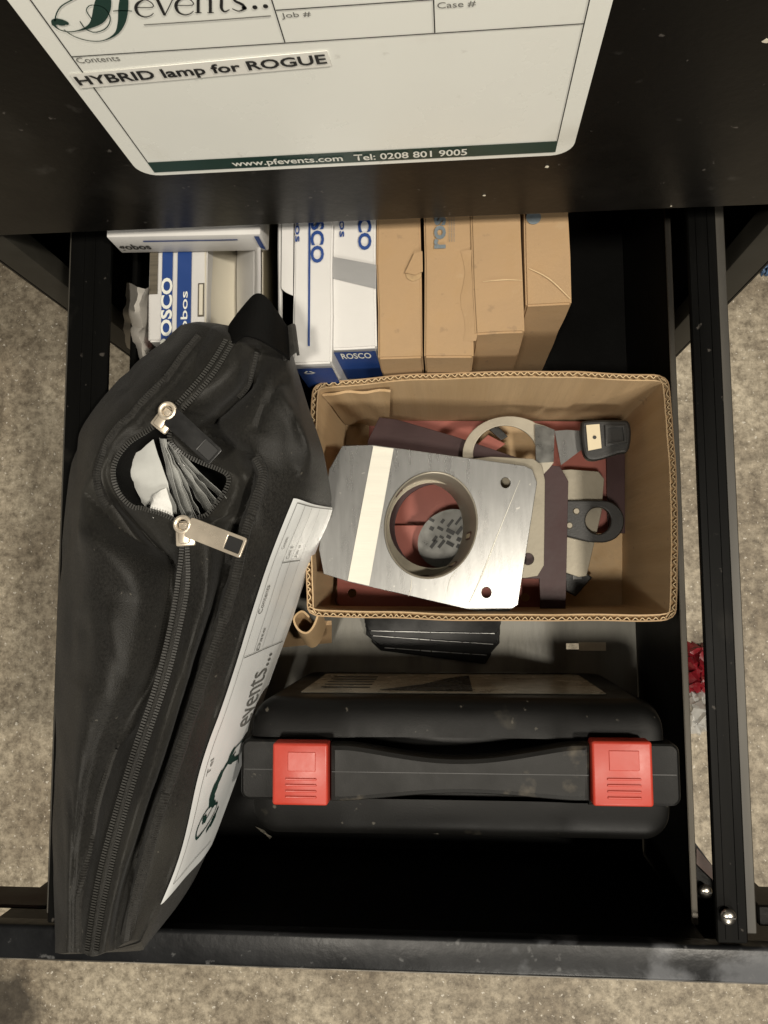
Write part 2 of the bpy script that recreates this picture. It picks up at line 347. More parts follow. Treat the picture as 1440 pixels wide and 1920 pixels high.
link('drawer_divider', box(XL+0.002, XR-0.002, YF+0.02, YB-0.004, zu+0.012, zu+0.014), M['black_paint_in'], cab)
link('bottom_panel', box(XL+0.002, XR-0.002, YF+0.02, YB-0.004, 0.031, 0.033), M['black_paint_in'], cab)
fr = link('drawer_front', box(XL+0.0017, XR-0.0017, YC, YC+0.018, zu, zu+0.305, 0.0022, 3), M['black_paint'], cab)
link('drawer_front', box(XL+0.0017, XR-0.0017, YC, YC+0.018, zu+0.311, TOP-0.004, 0.0022, 3), M['black_paint'], cab)
link('drawer_front', box(XL+0.0017+e, XR-0.0017-e, YC+0.001, YC+0.019, 0.045, 0.335, 0.0022, 3), M['black_paint'], cab)

# ------------------------------------------------------------------ open drawer
XW0, XW1 = -0.2225*S, 0.1535*S                 # outer faces of the low side walls
Yend = YF + 0.10
zr, zw, zb = Z(0.50), Z(0.54), Z(0.67)
yl0, yl1 = P(720, 1825, 0.5).y, P(720, 1757, 0.5).y
dr = thing('drawer', ((XW0+XW1)/2, 0, zb-0.004), 'open black metal filing drawer pulled out on its side rails', 'drawer')
lip = 0.0
link('front_lip', box(XL-0.004, XR+0.004, yl0, yl1, zr-0.012, zr-0.001, 0.0022, 3), M['worn_lip'], dr)
link('lip_highlight', box(XL-0.004, XR+0.004, yl0-0.0006, yl0-0.0001, zr-0.0042, zr-0.0030), M['lit_edge'], dr)  # thin pale strip painted as the highlight along the lip
link('front_panel', box(XL-0.003, XR+0.003, yl0+0.001, yl0+0.003, zb-0.02, zr-0.0125), M['black_paint'], dr)
link('inner_front_panel', box(XW0+0.002, XW1-0.002, yl1-0.004, yl1-0.002, zb-0.006, zr-0.0125), M['black_paint_in'], dr)
for xo, sg in ((XW0, 1), (XW1, -1)):
    wl = link('side_wall', box(min(xo, xo+sg*0.0014), max(xo, xo+sg*0.0014), yl1-0.003, Yend+0.3, zb-0.003, zw), M['black_paint_in'], dr)
    link('wall_flange', box(min(xo-sg*0.0008, xo+sg*0.0028), max(xo-sg*0.0008, xo+sg*0.0028), yl1-0.003, Yend+0.3, zw+0.0001, zw+0.0015, 0.0005, 1), M['lit_edge'] if sg < 0 else M['rail'], wl)  # right flange paler than the left: light put into its colour
ycase = P(800, 1440, 0.6).y
x0, x1 = XW0+0.0018, XW1-0.0018
sl = P(1098, 1212, 0.67)
ytb = P(900, 770, .66).y
link('back_base_plate', box(x0, x1, ytb+0.0005, Yend+0.29, zb-0.0015, zb-0.0002), M['black_paint_in'], dr)
base = flat([[(x0, ycase), (x1, ycase), (x1, ytb), (x0, ytb)],
             [(sl.x-0.014, sl.y-0.0022), (sl.x+0.0145, sl.y-0.0022), (sl.x+0.0145, sl.y+0.0022), (sl.x-0.014, sl.y+0.0022)]], 0.0012)
base.transform(Matrix.Translation((0, 0, zb)))
link('base_plate', base, M['base'], dr, smooth=False)
link('front_base_plate', box(x0, x1, yl1-0.002, ycase-0.0005, zb-0.0015, zb-0.0003), M['black_paint_in'], dr)
for lo, hi, sg in ((P(128, 400, .5).x, P(205, 400, .5).x, -1), (P(1290, 400, .5).x, P(1365, 400, .5).x, 1)):
    xa, xb = (-0.2525*S, -0.2225*S) if sg < 0 else (0.1535*S, 0.1710*S)
    if sg < 0: parts = [(xa+0.002, xb, zr-0.004, zr), (xa+0.002, xa+0.0034, zr-0.022, zr-0.0041), (xb-0.010, xb-0.0086, zr-0.022, zr-0.0041)]
    else: parts = [(xa, xb, zr-0.004, zr), (xb-0.0014, xb, zr-0.022, zr-0.0041), (xa+0.0086, xa+0.010, zr-0.022, zr-0.0041)]
    rl = link('slide_rail', boxes([(a, b, yl1+0.002, Yend+0.3, c, d) for a, b, c, d in parts], 0.0007, 1), M['rail'], dr)
    xm = (xa+xb)/2
    link('rail_rib', box(xm-0.0035, xm-0.0024, yl1+0.004, Yend+0.3, zr+0.0001, zr+0.0005), M['rail'], rl)
    link('rail_rib', box(xm+0.003, xm+0.0042, yl1+0.004, Yend+0.3, zr+0.0001, zr+0.0006), M['rail'], rl)
    if sg > 0: link('rail_flange', box(xb+0.0002, xb+0.0056, yl1+0.006, Yend+0.3, zr-0.0045, zr-0.0025, 0.0006, 1), M['rail_edge'], rl)
    else: link('rail_flange', box(xa, xa+0.0018, yl1+0.006, Yend+0.3, zr-0.0045, zr-0.0025, 0.0006, 1), M['rail_edge'], rl)
# gusset bracket between wall and rail at the front right corner
g = [P(1302, 1578, .57), P(1352, 1645, .57), P(1360, 1765, .57), P(1302, 1765, .57)]
gm = flat([[(p.x, p.y) for p in g]], 0.0015); gm.transform(Matrix.Translation((0, 0, Z(.57))))
gb = link('corner_bracket', gm, M['black_paint'], dr, smooth=False)
g2 = [P(1306, 1590, .566), P(1350, 1640, .566), P(1352, 1665, .566), P(1306, 1620, .566)]
gm = flat([[(p.x, p.y) for p in g2]], 0.001); gm.transform(Matrix.Translation((0, 0, Z(.566)))); link('bracket_flange', gm, M['rust'], gb, smooth=False)
for (u, v, d) in ((1324, 1674, .562), (1368, 1722, .494)):
    c = P(u, v, d); bm = bmesh.new(); bmesh.ops.create_uvsphere(bm, u_segments=16, v_segments=8, radius=0.0042)
    bmesh.ops.transform(bm, matrix=Matrix.Translation((c.x, c.y, c.z-0.002)) @ Matrix.Diagonal((1, 1, 0.5, 1)), verts=bm.verts)
    s_ = link('screw', bm_mesh(bm), M['screw'], dr)
    link('screw_slot', box(c.x-0.003, c.x+0.003, c.y-0.0004, c.y+0.0004, c.z-0.0004, c.z+0.0003), M['ink'], s_)
for u0, u1, v0, v1 in ((-60, 86, 1706, 1745), (1424, 1520, 1700, 1770)):
    a, b = P(u0, v1, .53), P(u1, v0, .53)
    link('front_return', flat_m if False else box(a.x, b.x, yl1+0.0005, b.y, Z(.53)-0.03, Z(.53), 0.001, 1), M['rust'] if u0 < 0 else M['black_paint'], dr)

# ------------------------------------------------------------------ label card on the closed drawer
CO = YC
def cpt(u, v, off=0.0): p = QY(u, v, CO); return Vector((p.x, CO-off, p.z))
a, b, c_, d_ = cpt(265, 328), cpt(1072, 287), cpt(30, 0), cpt(1150, 0)
ang = math.atan2(b.z-a.z, b.x-a.x)
cw = (b-a).length; ch = cw*0.72
cxv = Vector((math.cos(ang), 0, math.sin(ang))); cyv = Vector((-math.sin(ang), 0, math.cos(ang)))
C0 = a.copy()
def cmap(off):                                  # card coordinates (x right, y up) -> world
    return lambda x, y, z: C0 + cxv*x + cyv*y + Vector((0, -off-z, 0))
def cl(u, v):                                   # pixel -> card coordinates
    p = cpt(u, v) - C0; return p.dot(cxv), p.dot(cyv)
def rrect(x0, y0, x1, y1, r, n=6):
    out = []
    for cx_, cy_, s0 in ((x1-r, y0+r, -90), (x1-r, y1-r, 0), (x0+r, y1-r, 90), (x0+r, y0+r, 180)):
        for i in range(n+1):
            t = math.radians(s0 + 90*i/n); out.append((cx_ + r*math.cos(t), cy_ + r*math.sin(t)))
    return out
card = thing('label_card', C0 + cxv*cw/2, 'large white printed label card stuck on the closed drawer front', 'label')
link('card_sheet', remap(flat([rrect(0, 0, cw, ch, 0.010)], 0.0008, 0.0002), cmap(0.0008)), M['label'], card)
bx0 = cl(172, 160)[0]*0 + 0.008; bx1 = cw-0.008
bt = cl(460, 300)[1]
def crect(name, x0, y0, x1, y1, m, off, parent=card):
    return link(name, remap(mesh([(x0, y0, 0), (x1, y0, 0), (x1, y1, 0), (x0, y1, 0)], [(0, 1, 2, 3)]), cmap(off)), m, parent, smooth=False)
yb0 = 0.0035; yb1 = yb0 + 0.0092
band = crect('green_band', bx0, yb0, bx1, yb1, M['ink_green'], 0.0011)
def ctext(name, body, x0, x1, y0, y1, m, off, bold=0.0, parent=card, **k):
    return link(name, remap(fit(text(body, 0.01, bold, **k), x0, x1, y0, y1), cmap(off)), m, parent, smooth=False)
ctext('web_address', 'www.pfevents.com', cl(430, 292)[0], cl(640, 282)[0], yb0+0.0012, yb1-0.0016, M['ink_white'], 0.0016, 0.016, band)
ctext('phone_number', 'Tel: 0208 801 9005', cl(662, 282)[0], cl(876, 272)[0], yb0+0.0022, yb1-0.0016, M['ink_white'], 0.0016, 0.016, band)
lw = 0.00045
ymid = cl(640, 68)[1]; ytop = ch-0.010; yrow = cl(660, 5)[1]
frame = join([remap(mesh([(x0, y0, 0), (x1, y0, 0), (x1, y1, 0), (x0, y1, 0)], [(0, 1, 2, 3)]), cmap(0.0011)) for x0, y0, x1, y1 in (
    (bx0, yb1+0.0002, bx0+lw, ytop), (bx1-lw, yb1+0.0002, bx1, ytop), (bx0+lw, ytop-lw, bx1-lw, ytop), (bx0+lw, ymid-lw, bx1-lw, ymid),
    (cl(533, 74)[0], ymid+0.0001, cl(533, 74)[0]+lw, ytop-lw-0.0001), (cl(814, 55)[0], ymid+0.0001, cl(814, 55)[0]+lw, ytop-lw-0.0001),
    (cl(533, 74)[0]+lw+0.0001, yrow, cl(814, 55)[0]-0.0001, yrow+lw), (cl(814, 55)[0]+lw+0.0001, yrow+0.001, bx1-lw-0.0001, yrow+0.001+lw))])
link('ruled_lines', frame, M['ink'], card, smooth=False)
x, y = cl(147, 114); ctext('contents_caption', 'Contents', x, cl(226, 108)[0], y, y+0.0032, M['ink_grey'], 0.0011)
x, y = cl(529, 30); ctext('job_caption', 'Job #', x, cl(583, 22)[0], y-0.0004, y+0.0028, M['ink_grey'], 0.0011)
x, y = cl(820, 12); ctext('case_caption', 'Case #', x, cl(892, 5)[0], y, y+0.0032, M['ink_grey'], 0.0011)
# printed strip taped over the card, turned a little
sx0, sy0 = cl(152, 160); sx1, sy1 = cl(622, 118); sa = math.atan2(sy1-sy0, sx1-sx0); sl_ = math.hypot(sx1-sx0, sy1-sy0)
def smap(off):
    g = cmap(off); ca, sn = math.cos(sa), math.sin(sa)
    return lambda x, y, z: g(sx0 + x*ca - y*sn, sy0 + x*sn + y*ca, z)
sh = 0.0088
strip = link('name_strip', remap(flat([[(0, 0), (sl_, 0), (sl_, sh), (0, sh)]], 0.0003), smap(0.0013)), M['tape_strip'], card, smooth=False)
link('strip_text', remap(fit(text('HYBRID lamp for ROGUE', 0.01, 0.022), 0.0008, sl_-0.0012, 0.0006, 0.0077), smap(0.0017)), M['ink'], strip, smooth=False)
# script monogram and serif word
def pen(lst, m, name, parent, off=0.0012):
    ms = []
    for pts in lst:
        q = []
        for (u, v, wd) in pts:
            x, y = cl(u, v); q.append((x, y, wd*0.00023))
        ms.append(ribbon2(q, 26))
    return link(name, remap(join(ms), cmap(off)), m, parent, smooth=False)
logo = pen([
    [(198, -38, 3), (196, -15, 18), (192, 8, 24), (184, 30, 19), (170, 43, 8), (150, 51, 2.5), (130, 54, 1.8), (112, 50, 2), (102, 42, 4)],
    [(99, 42, 2), (104, 36, 13), (114, 36, 15), (124, 38, 10), (127, 41, 2)],
    [(103, 34, 2), (106, 20, 1.8), (115, 6, 1.8), (135, -6, 2), (165, -20, 2), (200, -34, 3), (240, -40, 4)],
    [(235, -30, 3), (233, -8, 12), (231, 14, 14), (228, 36, 11), (219, 56, 5), (201, 68, 2), (182, 72, 1.6), (158, 69, 1.6), (136, 61, 1.6), (120, 50, 1.5)],
    [(150, 34, 1.5), (160, 48, 1.8), (178, 55, 1.8), (198, 48, 1.8), (207, 32, 1.6), (202, 16, 1.4), (190, 6, 1.4), (170, 4, 1.4), (162, 14, 1.4), (172, 30, 1.4)],
    [(212, 15, 1.5), (228, 14, 2), (248, 15, 1.4)], [(235, -30, 3), (245, -44, 4), (262, -46, 5), (272, -38, 2)]], M['ink_green'], 'monogram', card)
words = []
def glyph(ox, oy, s, strokes):
    for st in strokes: words.append([(ox + x*s, oy - y*s*0.86, wd) for x, y, wd in st])
E_ = [[(0.08, .55, 1.5), (.85, .55, 1.5), (.85, .78, 1.8), (.5, 1.0, 2), (.15, .8, 4), (.05, .5, 5), (.18, .15, 4), (.5, 0, 2.5), (.78, .08, 1.6), (.92, .22, 1.2)]]
V_ = [[(0.1, 1, 4.5), (.3, .5, 5), (.5, 0, 4)], [(.5, 0, 1.6), (.72, .5, 1.6), (.92, 1, 1.5)], [(-.05, 1, 1.5), (.28, 1, 1.5)], [(.78, 1, 1.5), (1.05, 1, 1.5)]]
N_ = [[(.15, 0, 4.5), (.15, .5, 4.5), (.15, 1, 4)], [(.15, .72, 1.5), (.45, 1, 3), (.72, .8, 4.5), (.75, .4, 4.5), (.75, 0, 4.5)], [(0, 0, 1.5), (.32, 0, 1.5)], [(.6, 0, 1.5), (.92, 0, 1.5)]]
T_ = [[(.3, 1.35, 3), (.3, .6, 4.5), (.3, .2, 4.5), (.45, 0, 3), (.7, .12, 1.3)], [(.02, 1, 1.6), (.62, 1, 1.6)]]
S_ = [[(.78, .85, 1.8), (.5, 1, 2), (.2, .85, 3), (.25, .62, 4.5), (.65, .38, 5), (.72, .14, 3), (.42, 0, 2), (.1, .15, 1.8)]]
gx = 253
for gl, adv, s, gy in ((E_, 37, 38, 26), (V_, 38, 38, 23), (E_, 38, 38, 22), (N_, 38, 38, 18), (T_, 28, 38, 16), (S_, 34, 36, 15)):
    glyph(gx, gy, s, gl); gx += adv
pen(words, M['ink'], 'events_word', card)
dots = []
for u, v in ((458, 9), (478, 8), (498, 6)):
    x, y = cl(u, v); dots.append(remap(flat([circle(x, y, 0.0009, 12)], 0.0001), cmap(0.0012)))
link('dots', join(dots), M['ink'], card, smooth=False)
pen([[(270, 41, 2), (390, 33, 2), (508, 24, 2)]], M['ink_grey'], 'logo_rule', card)
# bare chips in the paint
for u, v, s in ((1025, 312, 5), (1437, 76, 7), (908, 366, 3), (1258, 386, 2)):
    p = QY(u, v, CO); l = [(p.x + s*0.00022*math.cos(t)*random.uniform(.6, 1.5), p.z + s*0.00018*math.sin(t)*random.uniform(.6, 1.3)) for t in [i*math.pi/5 for i in range(10)]]
    link('paint_chip', remap(flat([l], 0.0002), lambda x, y, z: Vector((x, CO-0.0003-z, y))), M['paper'], cab, smooth=False)

# ------------------------------------------------------------------ cartons at the back of the drawer
def carton(label, group, u0, u1, vf, dt, m, rotd=0.0, depth=0.17, zbot=None, name='carton', jitter=0.0010, xs=None, body='carton_body'):
    """upright carton: top front edge seen from (u0,vf) to (u1,vf) at depth dt"""
    A, B = P(u0, vf, dt), P(u1, vf, dt); wd = B.x-A.x
    zt = Z(dt); z0 = zb+0.0008 if zbot is None else zbot
    t = thing(name, (A.x+wd/2, A.y+depth/2, z0), label, 'box', group)
    R = Matrix.Translation((A.x, A.y, 0)) @ Matrix.Rotation(math.radians(rotd), 4, 'Z')
    bm = bmesh.new(); add_box(bm, 0, wd, 0, depth, z0, zt)
    bmesh.ops.subdivide_edges(bm, edges=bm.edges, cuts=5, use_grid_fill=True)
    for v in bm.verts:
        q = v.co*28 + Vector((u0*0.13, 0, 0)); n = noise.noise_vector(q)
        if v.co.z > z0+0.001: v.co += Vector((n.x*jitter, n.y*jitter, n.z*jitter*0.6))
    es = [x for x in bm.edges if len(x.link_faces) == 2 and x.calc_face_angle() > 1.0]
    bmesh.ops.bevel(bm, geom=es, offset=0.0011, segments=2, affect='EDGES')
    bmesh.ops.transform(bm, matrix=R, verts=bm.verts)
    b = link(body, bm_mesh(bm), m, t)
    return t, b, R, wd, zt
def topmap(R, zt, off):
    return lambda x, y, z: R @ Vector((x, y, zt+off+z))
def trect(name, R, zt, x0, x1, y0, y1, m, parent, off=0.0012, nz=0):
    return link(name, remap(flat([[(x0, y0), (x1, y0), (x1, y1), (x0, y1)]], 0.0002), topmap(R, zt, off)), m, parent, smooth=False)
def px2l(R, zt, u, v):
    d = (CAM_H-zt)/S; p = P(u, v, d); q = R.inverted() @ Vector((p.x, p.y, 0)); return q.x, q.y
def vtext(name, R, zt, body, ua, ub, v_end, letters, m, parent, downward=True, bold=0.02, off=0.0014, lpx=26):
    """lettering along the carton; downward: reads towards the front; its last letter ends at v_end"""
    xa, ye = px2l(R, zt, ua, v_end); xb, _ = px2l(R, zt, ub, v_end)
    yl = abs(px2l(R, zt, ua, v_end)[1] - px2l(R, zt, ua, v_end-lpx*letters)[1])
    me = fit(text(body, 0.01, bold), 0, yl, 0, abs(xb-xa))
    g = topmap(R, zt, off); xl, xh = min(xa, xb), max(xa, xb)
    if downward: fn = lambda x, y, z: g(xl + y, ye + yl - x, z)
    else: fn = lambda x, y, z: g(xh - y, ye - yl + x, z)
    return link(name, remap(me, fn), m, parent, smooth=False)

GW, GB = None, None
# brown cartons
t, b, R, wd, zt = carton('plain brown carton with a torn thumb notch beside the taped white carton', GB, 709, 793, 674, .497, M['kraft'], 0.4)
q = px2l(R, zt, 776, 515)
link('thumb_notch', remap(flat([circle(q[0], q[1], 0.0045, 14, 0.0042)], 0.0002), topmap(R, zt, 0.0010)), M['kraft_flute'], b, smooth=False)
fl = [(q[0]-0.0048+0.0002*i, q[1]-0.002+0.009*math.sin(i*0.22)) for i in range(12)]
link('notch_flap', remap(flat([[(q[0]-0.005, q[1]+0.0005), (q[0]+0.0005, q[1]+0.012), (q[0]+0.0052, q[1]+0.013), (q[0]+0.0052, q[1]+0.0008), (q[0]+0.001, q[1]-0.001)]], 0.0006), topmap(R, zt, 0.0022)), M['kraft'], b, smooth=False)
t, b, R, wd, zt = carton('brown carton with faded blue lettering and a crumpled side flap', GB, 795, 889, 670, .493, M['kraft'], -0.6)
vtext('print_name', R, zt, 'rosco', 814, 836, 405, 1, M['print_grey'], b, False, 0.02, lpx=1) if False else None
xa, ye = px2l(R, zt, 814, 468); xb, _ = px2l(R, zt, 836, 468); yl = abs(px2l(R, zt, 814, 468)[1]-px2l(R, zt, 814, 360)[1])
g_ = topmap(R, zt, 0.0013)
link('print_name', remap(fit(text('rosco', 0.01, 0.03), 0, yl, 0, xb-xa), lambda x, y, z: g_(xb-y, ye+x, z)), M['print_grey'], b, smooth=False)
for k in range(3):
    ua = 841+k*4.5
    xa, ye = px2l(R, zt, ua, 455); xb, _ = px2l(R, zt, ua+3, 455); yl = abs(px2l(R, zt, ua, 455)[1]-px2l(R, zt, ua, 380)[1])
    link('print_line', remap(fit(text('entertainment lighting', 0.01, 0.0), 0, yl, 0, xb-xa), lambda x, y, z: g_(xb-y, ye+x, z)), M['print_grey'], b, smooth=False)
p0 = px2l(R, zt, 868, 640); p1 = px2l(R, zt, 892, 470)
vs = []; fs = []
for i in range(9):
    for j in range(4):
        yy = p0[1] + (p1[1]-p0[1])*i/8; xx = p0[0] + (p1[0]-p0[0])*j/3
        vs.append(R @ Vector((xx + 0.0014*math.sin(i*1.3), yy, zt + 0.0003 + (0.0002 + 0.0008*abs(math.sin(i*0.9)))*j*0.5)))
        if i and j: k = i*4+j; fs.append((k-5, k-4, k, k-1))
link('crumpled_flap', mesh(vs, fs), M['kraft'], b)
t, b, R, wd, zt = carton('brown carton with a creased front edge between the lettered one and the far right one', GB, 890, 984, 628, .490, M['kraft'], 0.8)
a0 = px2l(R, zt, 905, 530)
link('crease', remap(ribbon2([(a0[0], a0[1], .0002), (a0[0]+.012, a0[1]+.0005, .0006), (a0[0]+.022, a0[1]-.0003, .0002)]), topmap(R, zt, .0014)), M['kraft_edge'], b, smooth=False)
t, b, R, wd, zt = carton('far right brown carton with a round blue logo and a cracked corner', GB, 986, 1071, 574, .496, M['kraft'], 0.6)
q = px2l(R, zt, 1000, 409); link('round_logo', remap(flat([circle(q[0], q[1], 0.0042, 24)], 0.0002), topmap(R, zt, 0.0012)), M['print_grey'], b, smooth=False)
c0, c1, c2 = px2l(R, zt, 992, 505), px2l(R, zt, 1030, 525), px2l(R, zt, 1069, 562)
link('corner_crack', remap(ribbon2([(*c0, .0003), (*c1, .0007), (*c2, .0004)]), topmap(R, zt, .0013)), M['kraft_edge'], b, smooth=False)

# white cartons
t, b, R, wd, zt = carton('white carton with blue lettering and grey tape across its top', GW, 620, 706, 655, .495, M['white_card'], 0.3)
vtext('big_lettering', R, zt, 'ROSCO', 672, 697, 471, 5, M['blue'], b, True, 0.03, lpx=27)
vtext('small_lettering', R, zt, 'gobos', 633, 650, 447, 5, M['blue'], b, True, 0.01, lpx=17)
q = [px2l(R, zt, *k) for k in ((619, 482), (706, 498), (706, 543), (619, 522))]
link('grey_tape', remap(flat([q], 0.0002), topmap(R, zt, 0.0013)), M['grey_tape'], b, smooth=False)
def frontmap(R, zt, off):                       # (x, y below top) on the front face
    return lambda x, y, z: R @ Vector((x, -off-z, zt - y))
link('blue_front', remap(mesh([(0.0008, 0.0015, 0), (wd-0.0008, 0.0015, 0), (wd-0.0008, 0.06, 0), (0.0008, 0.06, 0)], [(0, 1, 2, 3)]), frontmap(R, zt, 0.0014)), M['blue'], b, smooth=False)
link('front_lettering', remap(fit(text('ROSCO', 0.01, 0.02), 0.005, wd-0.004, 0.0, 0.011), lambda x, y, z: frontmap(R, zt, 0.0017)(x, 0.0145-y, 0)), M['ink_white'], b, smooth=False)
t, b, R, wd, zt = carton('white carton with blue line and lettering and a thumb hole beside the open carton', GW, 549, 623, 683, .490, M['white_card'], 0.0)
vtext('big_lettering', R, zt, 'ROSCO', 583, 608, 495, 5, M['blue'], b, True, 0.03, lpx=27)
vtext('small_lettering', R, zt, 'gobos', 550, 566, 456, 5, M['blue'], b, True, 0.01, lpx=17)
xa, ya = px2l(R, zt, 578, 650); xb, yb_ = px2l(R, zt, 583, 380); trect('blue_line', R, zt, xa, xb, ya, yb_, M['blue'], b)
link('blue_front', remap(mesh([(0.0008, 0.0045, 0), (wd-0.0008, 0.0045, 0), (wd-0.0008, 0.06, 0), (0.0008, 0.06, 0)], [(0, 1, 2, 3)]), frontmap(R, zt, 0.0014)), M['blue'], b, smooth=False)
tri = []
for k in range(3):
    t0 = math.radians(90+120*k); t1 = math.radians(90+120*(k+1)); c = (wd*0.32, 0.0125)
    pA = (c[0]+0.0042*math.cos(t0), c[1]-0.0042*math.sin(t0)); pB = (c[0]+0.0042*math.cos(t1), c[1]-0.0042*math.sin(t1))
    tri.append(ribbon2([(pA[0]*.85+pB[0]*.15, pA[1]*.85+pB[1]*.15, .0012), (pA[0]*.2+pB[0]*.8, pA[1]*.2+pB[1]*.8, .0012)], 4))
link('triangle_emblem', remap(join(tri), frontmap(R, zt, 0.0017)), M['ink_white'], b, smooth=False)
q = px2l(R, zt, 545, 509)
hole = [(q[0]-0.006, q[1]-0.0055)] + [(q[0] + 0.0062*math.sin(math.pi*i/12), q[1] - 0.0055*math.cos(math.pi*i/12)) for i in range(13)] + [(q[0]-0.006, q[1]+0.0055)]
# lid edge strip left of the carton with a thumb cut-out
x_l, y_f = px2l(R, zt, 528, 560); x_r, y_b = px2l(R, zt, 551, 380)
flap = [(x_l, y_b+0.02)] + [(x_l, y_f + (y_b-y_f)*0.12)] + [(x_l + (x_r-x_l)*(0.5+0.5*math.sin(math.pi*(i/10)-math.pi/2)), y_f + (y_b-y_f)*0.12 - 0.0055*math.sin(math.pi*i/20)) for i in range(11)] + [(x_r, y_b+0.02)]
link('thumb_flap', remap(flat([flap], 0.0006), topmap(R, zt, 0.0008)), M['white_card'], b, smooth=False)

# open white carton: standing card walls seen from above
oc = thing('open_carton', (P(455, 560, .56).x, P(455, 560, .56).y, zb+0.0008), 'open white carton with bent cream flaps behind the black bag handle', 'box')
def sheet(uvs_d, v0, v1, m, name, parent, wob=0.0012, th=0.0007):
    """a bent card sheet: profile across (u, d), running from v0 to v1"""
    prof = ipts(uvs_d, 10); vs = []; fs = []; n = 14
    for i in range(n):
        for j, (u, d) in enumerate(prof):
            p = P(u, v0 + (v1-v0)*i/(n-1), d); k = noise.noise(Vector((u*.02, i*.3, d*9)))
            vs.append(p + Vector((0, 0, k*wob)))
            if i and j: a = i*10+j; fs.append((a-11, a-10, a, a-1))
    bm = bmesh.new(); me = mesh(vs, fs); bm.from_mesh(me); bmesh.ops.solidify(bm, geom=bm.faces[:], thickness=th); 
    return link(name, bm_mesh(bm), m, parent)
sheet([(384, .512), (400, .528), (425, .545), (444, .555)], 420, 700, M['cream_card'], 'flap', oc)
sheet([(446, .553), (455, .535), (468, .52), (478, .512)], 420, 700, M['white_card'], 'flap', oc)
sheet([(479, .512), (484, .506), (489, .504)], 420, 690, M['white_card'], 'flap', oc)
sheet([(491, .515), (500, .55), (515, .60), (528, .655)], 410, 700, M['cream_card'], 'carton_wall', oc)
sheet([(523.5, .4935), (525.5, .4925), (527.5, .4935)], 420, 695, M['white_card'], 'carton_rim', oc)
sheet([(526, .50), (524, .55), (527, .62), (530, .66)], 420, 695, M['cream_card'], 'carton_wall', oc)
link('carton_floor', box(P(400, 500, .66).x, P(526, 500, .66).x, P(400, 690, .66).y, P(400, 420, .66).y+0.03, zb+0.0008, zb+0.0016), M['cream_card'], oc)

# blue and white carton at the left
t, b, R, wd, zt = carton('blue and white carton with white lettering and a barcode sticker', GW, 276, 386, 640, .512, M['white_card'], 0.3)
def pr(name, u0, u1, v0, v1, m, off=0.0012):
    xa, ya = px2l(R, zt, u0, v1); xb, yb = px2l(R, zt, u1, v0); return trect(name, R, zt, xa, xb, ya, yb, m, b, off)
pr('blue_band', 303, 327, 380, 640, M['blue']); pr('blue_band', 332, 362, 380, 640, M['blue'])
pr('barcode_sticker', 281, 298, 466, 553, M['barcode'])
xa, ye = px2l(R, zt, 304, 524); xb, _ = px2l(R, zt, 322, 524)
def up(body, ua, ub, vtop, vbot, m, bold, name):
    xa, yt = px2l(R, zt, ua, vtop); xb, ybt = px2l(R, zt, ub, vbot); g = topmap(R, zt, 0.0015)
    return link(name, remap(fit(text(body, 0.01, bold), 0, yt-ybt, 0, xb-xa), lambda x, y, z: g(xb-y, ybt+x, z)), m, b, smooth=False)
up('ROSCO', 304, 323, 523, 654, M['ink_white'], 0.03, 'big_lettering'); up('gobos', 341, 356, 548, 640, M['ink_white'], 0.01, 'small_lettering')
for v0, v1 in ((457, 470), (532, 595)):
    pr('locking_slot', 372, 384, v0, v1, M['barcode'], 0.0013); pr('locking_tab', 374.5, 382, v0+3, v1-3, M['cream_card'], 0.0017)
# flat white carton lying on top
A = P(210, 456, .493); B = P(494, 456, .493)
t = thing('carton', ((A.x+B.x)/2, A.y+0.05, Z(.509)), 'flat white carton with lettering and a blue line lying across the other cartons', 'box')
Rt = Matrix.Translation((A.x, A.y, 0)) @ Matrix.Rotation(math.radians(-1.2), 4, 'Z'); wd = B.x-A.x
bm = bmesh.new(); add_box(bm, 0, wd, 0, 0.09, Z(.509), Z(.484), 0.0009, 2, Rt); b = link('carton_body', bm_mesh(bm), M['white_card'], t)
fm = frontmap(Rt, Z(.484), 0.0006)
link('front_lettering', remap(fit(text('gobos', 0.01, 0.02), 0.0022, 0.0215, 0.0, 0.0095), lambda x, y, z: fm(x, 0.0185-y, 0)), M['ink'], b, smooth=False)
link('blue_line', remap(mesh([(wd*0.22, 0.0045, 0), (wd*0.84, 0.0045, 0), (wd*0.84, 0.006, 0), (wd*0.22, 0.006, 0)], [(0, 1, 2, 3)]), fm), M['blue'], b, smooth=False)
link('blue_end', remap(mesh([(wd-0.004, 0.0012, 0), (wd-0.0012, 0.0012, 0), (wd-0.0012, 0.02, 0), (wd-0.004, 0.016, 0)], [(0, 1, 2, 3)]), fm), M['blue'], b, smooth=False)
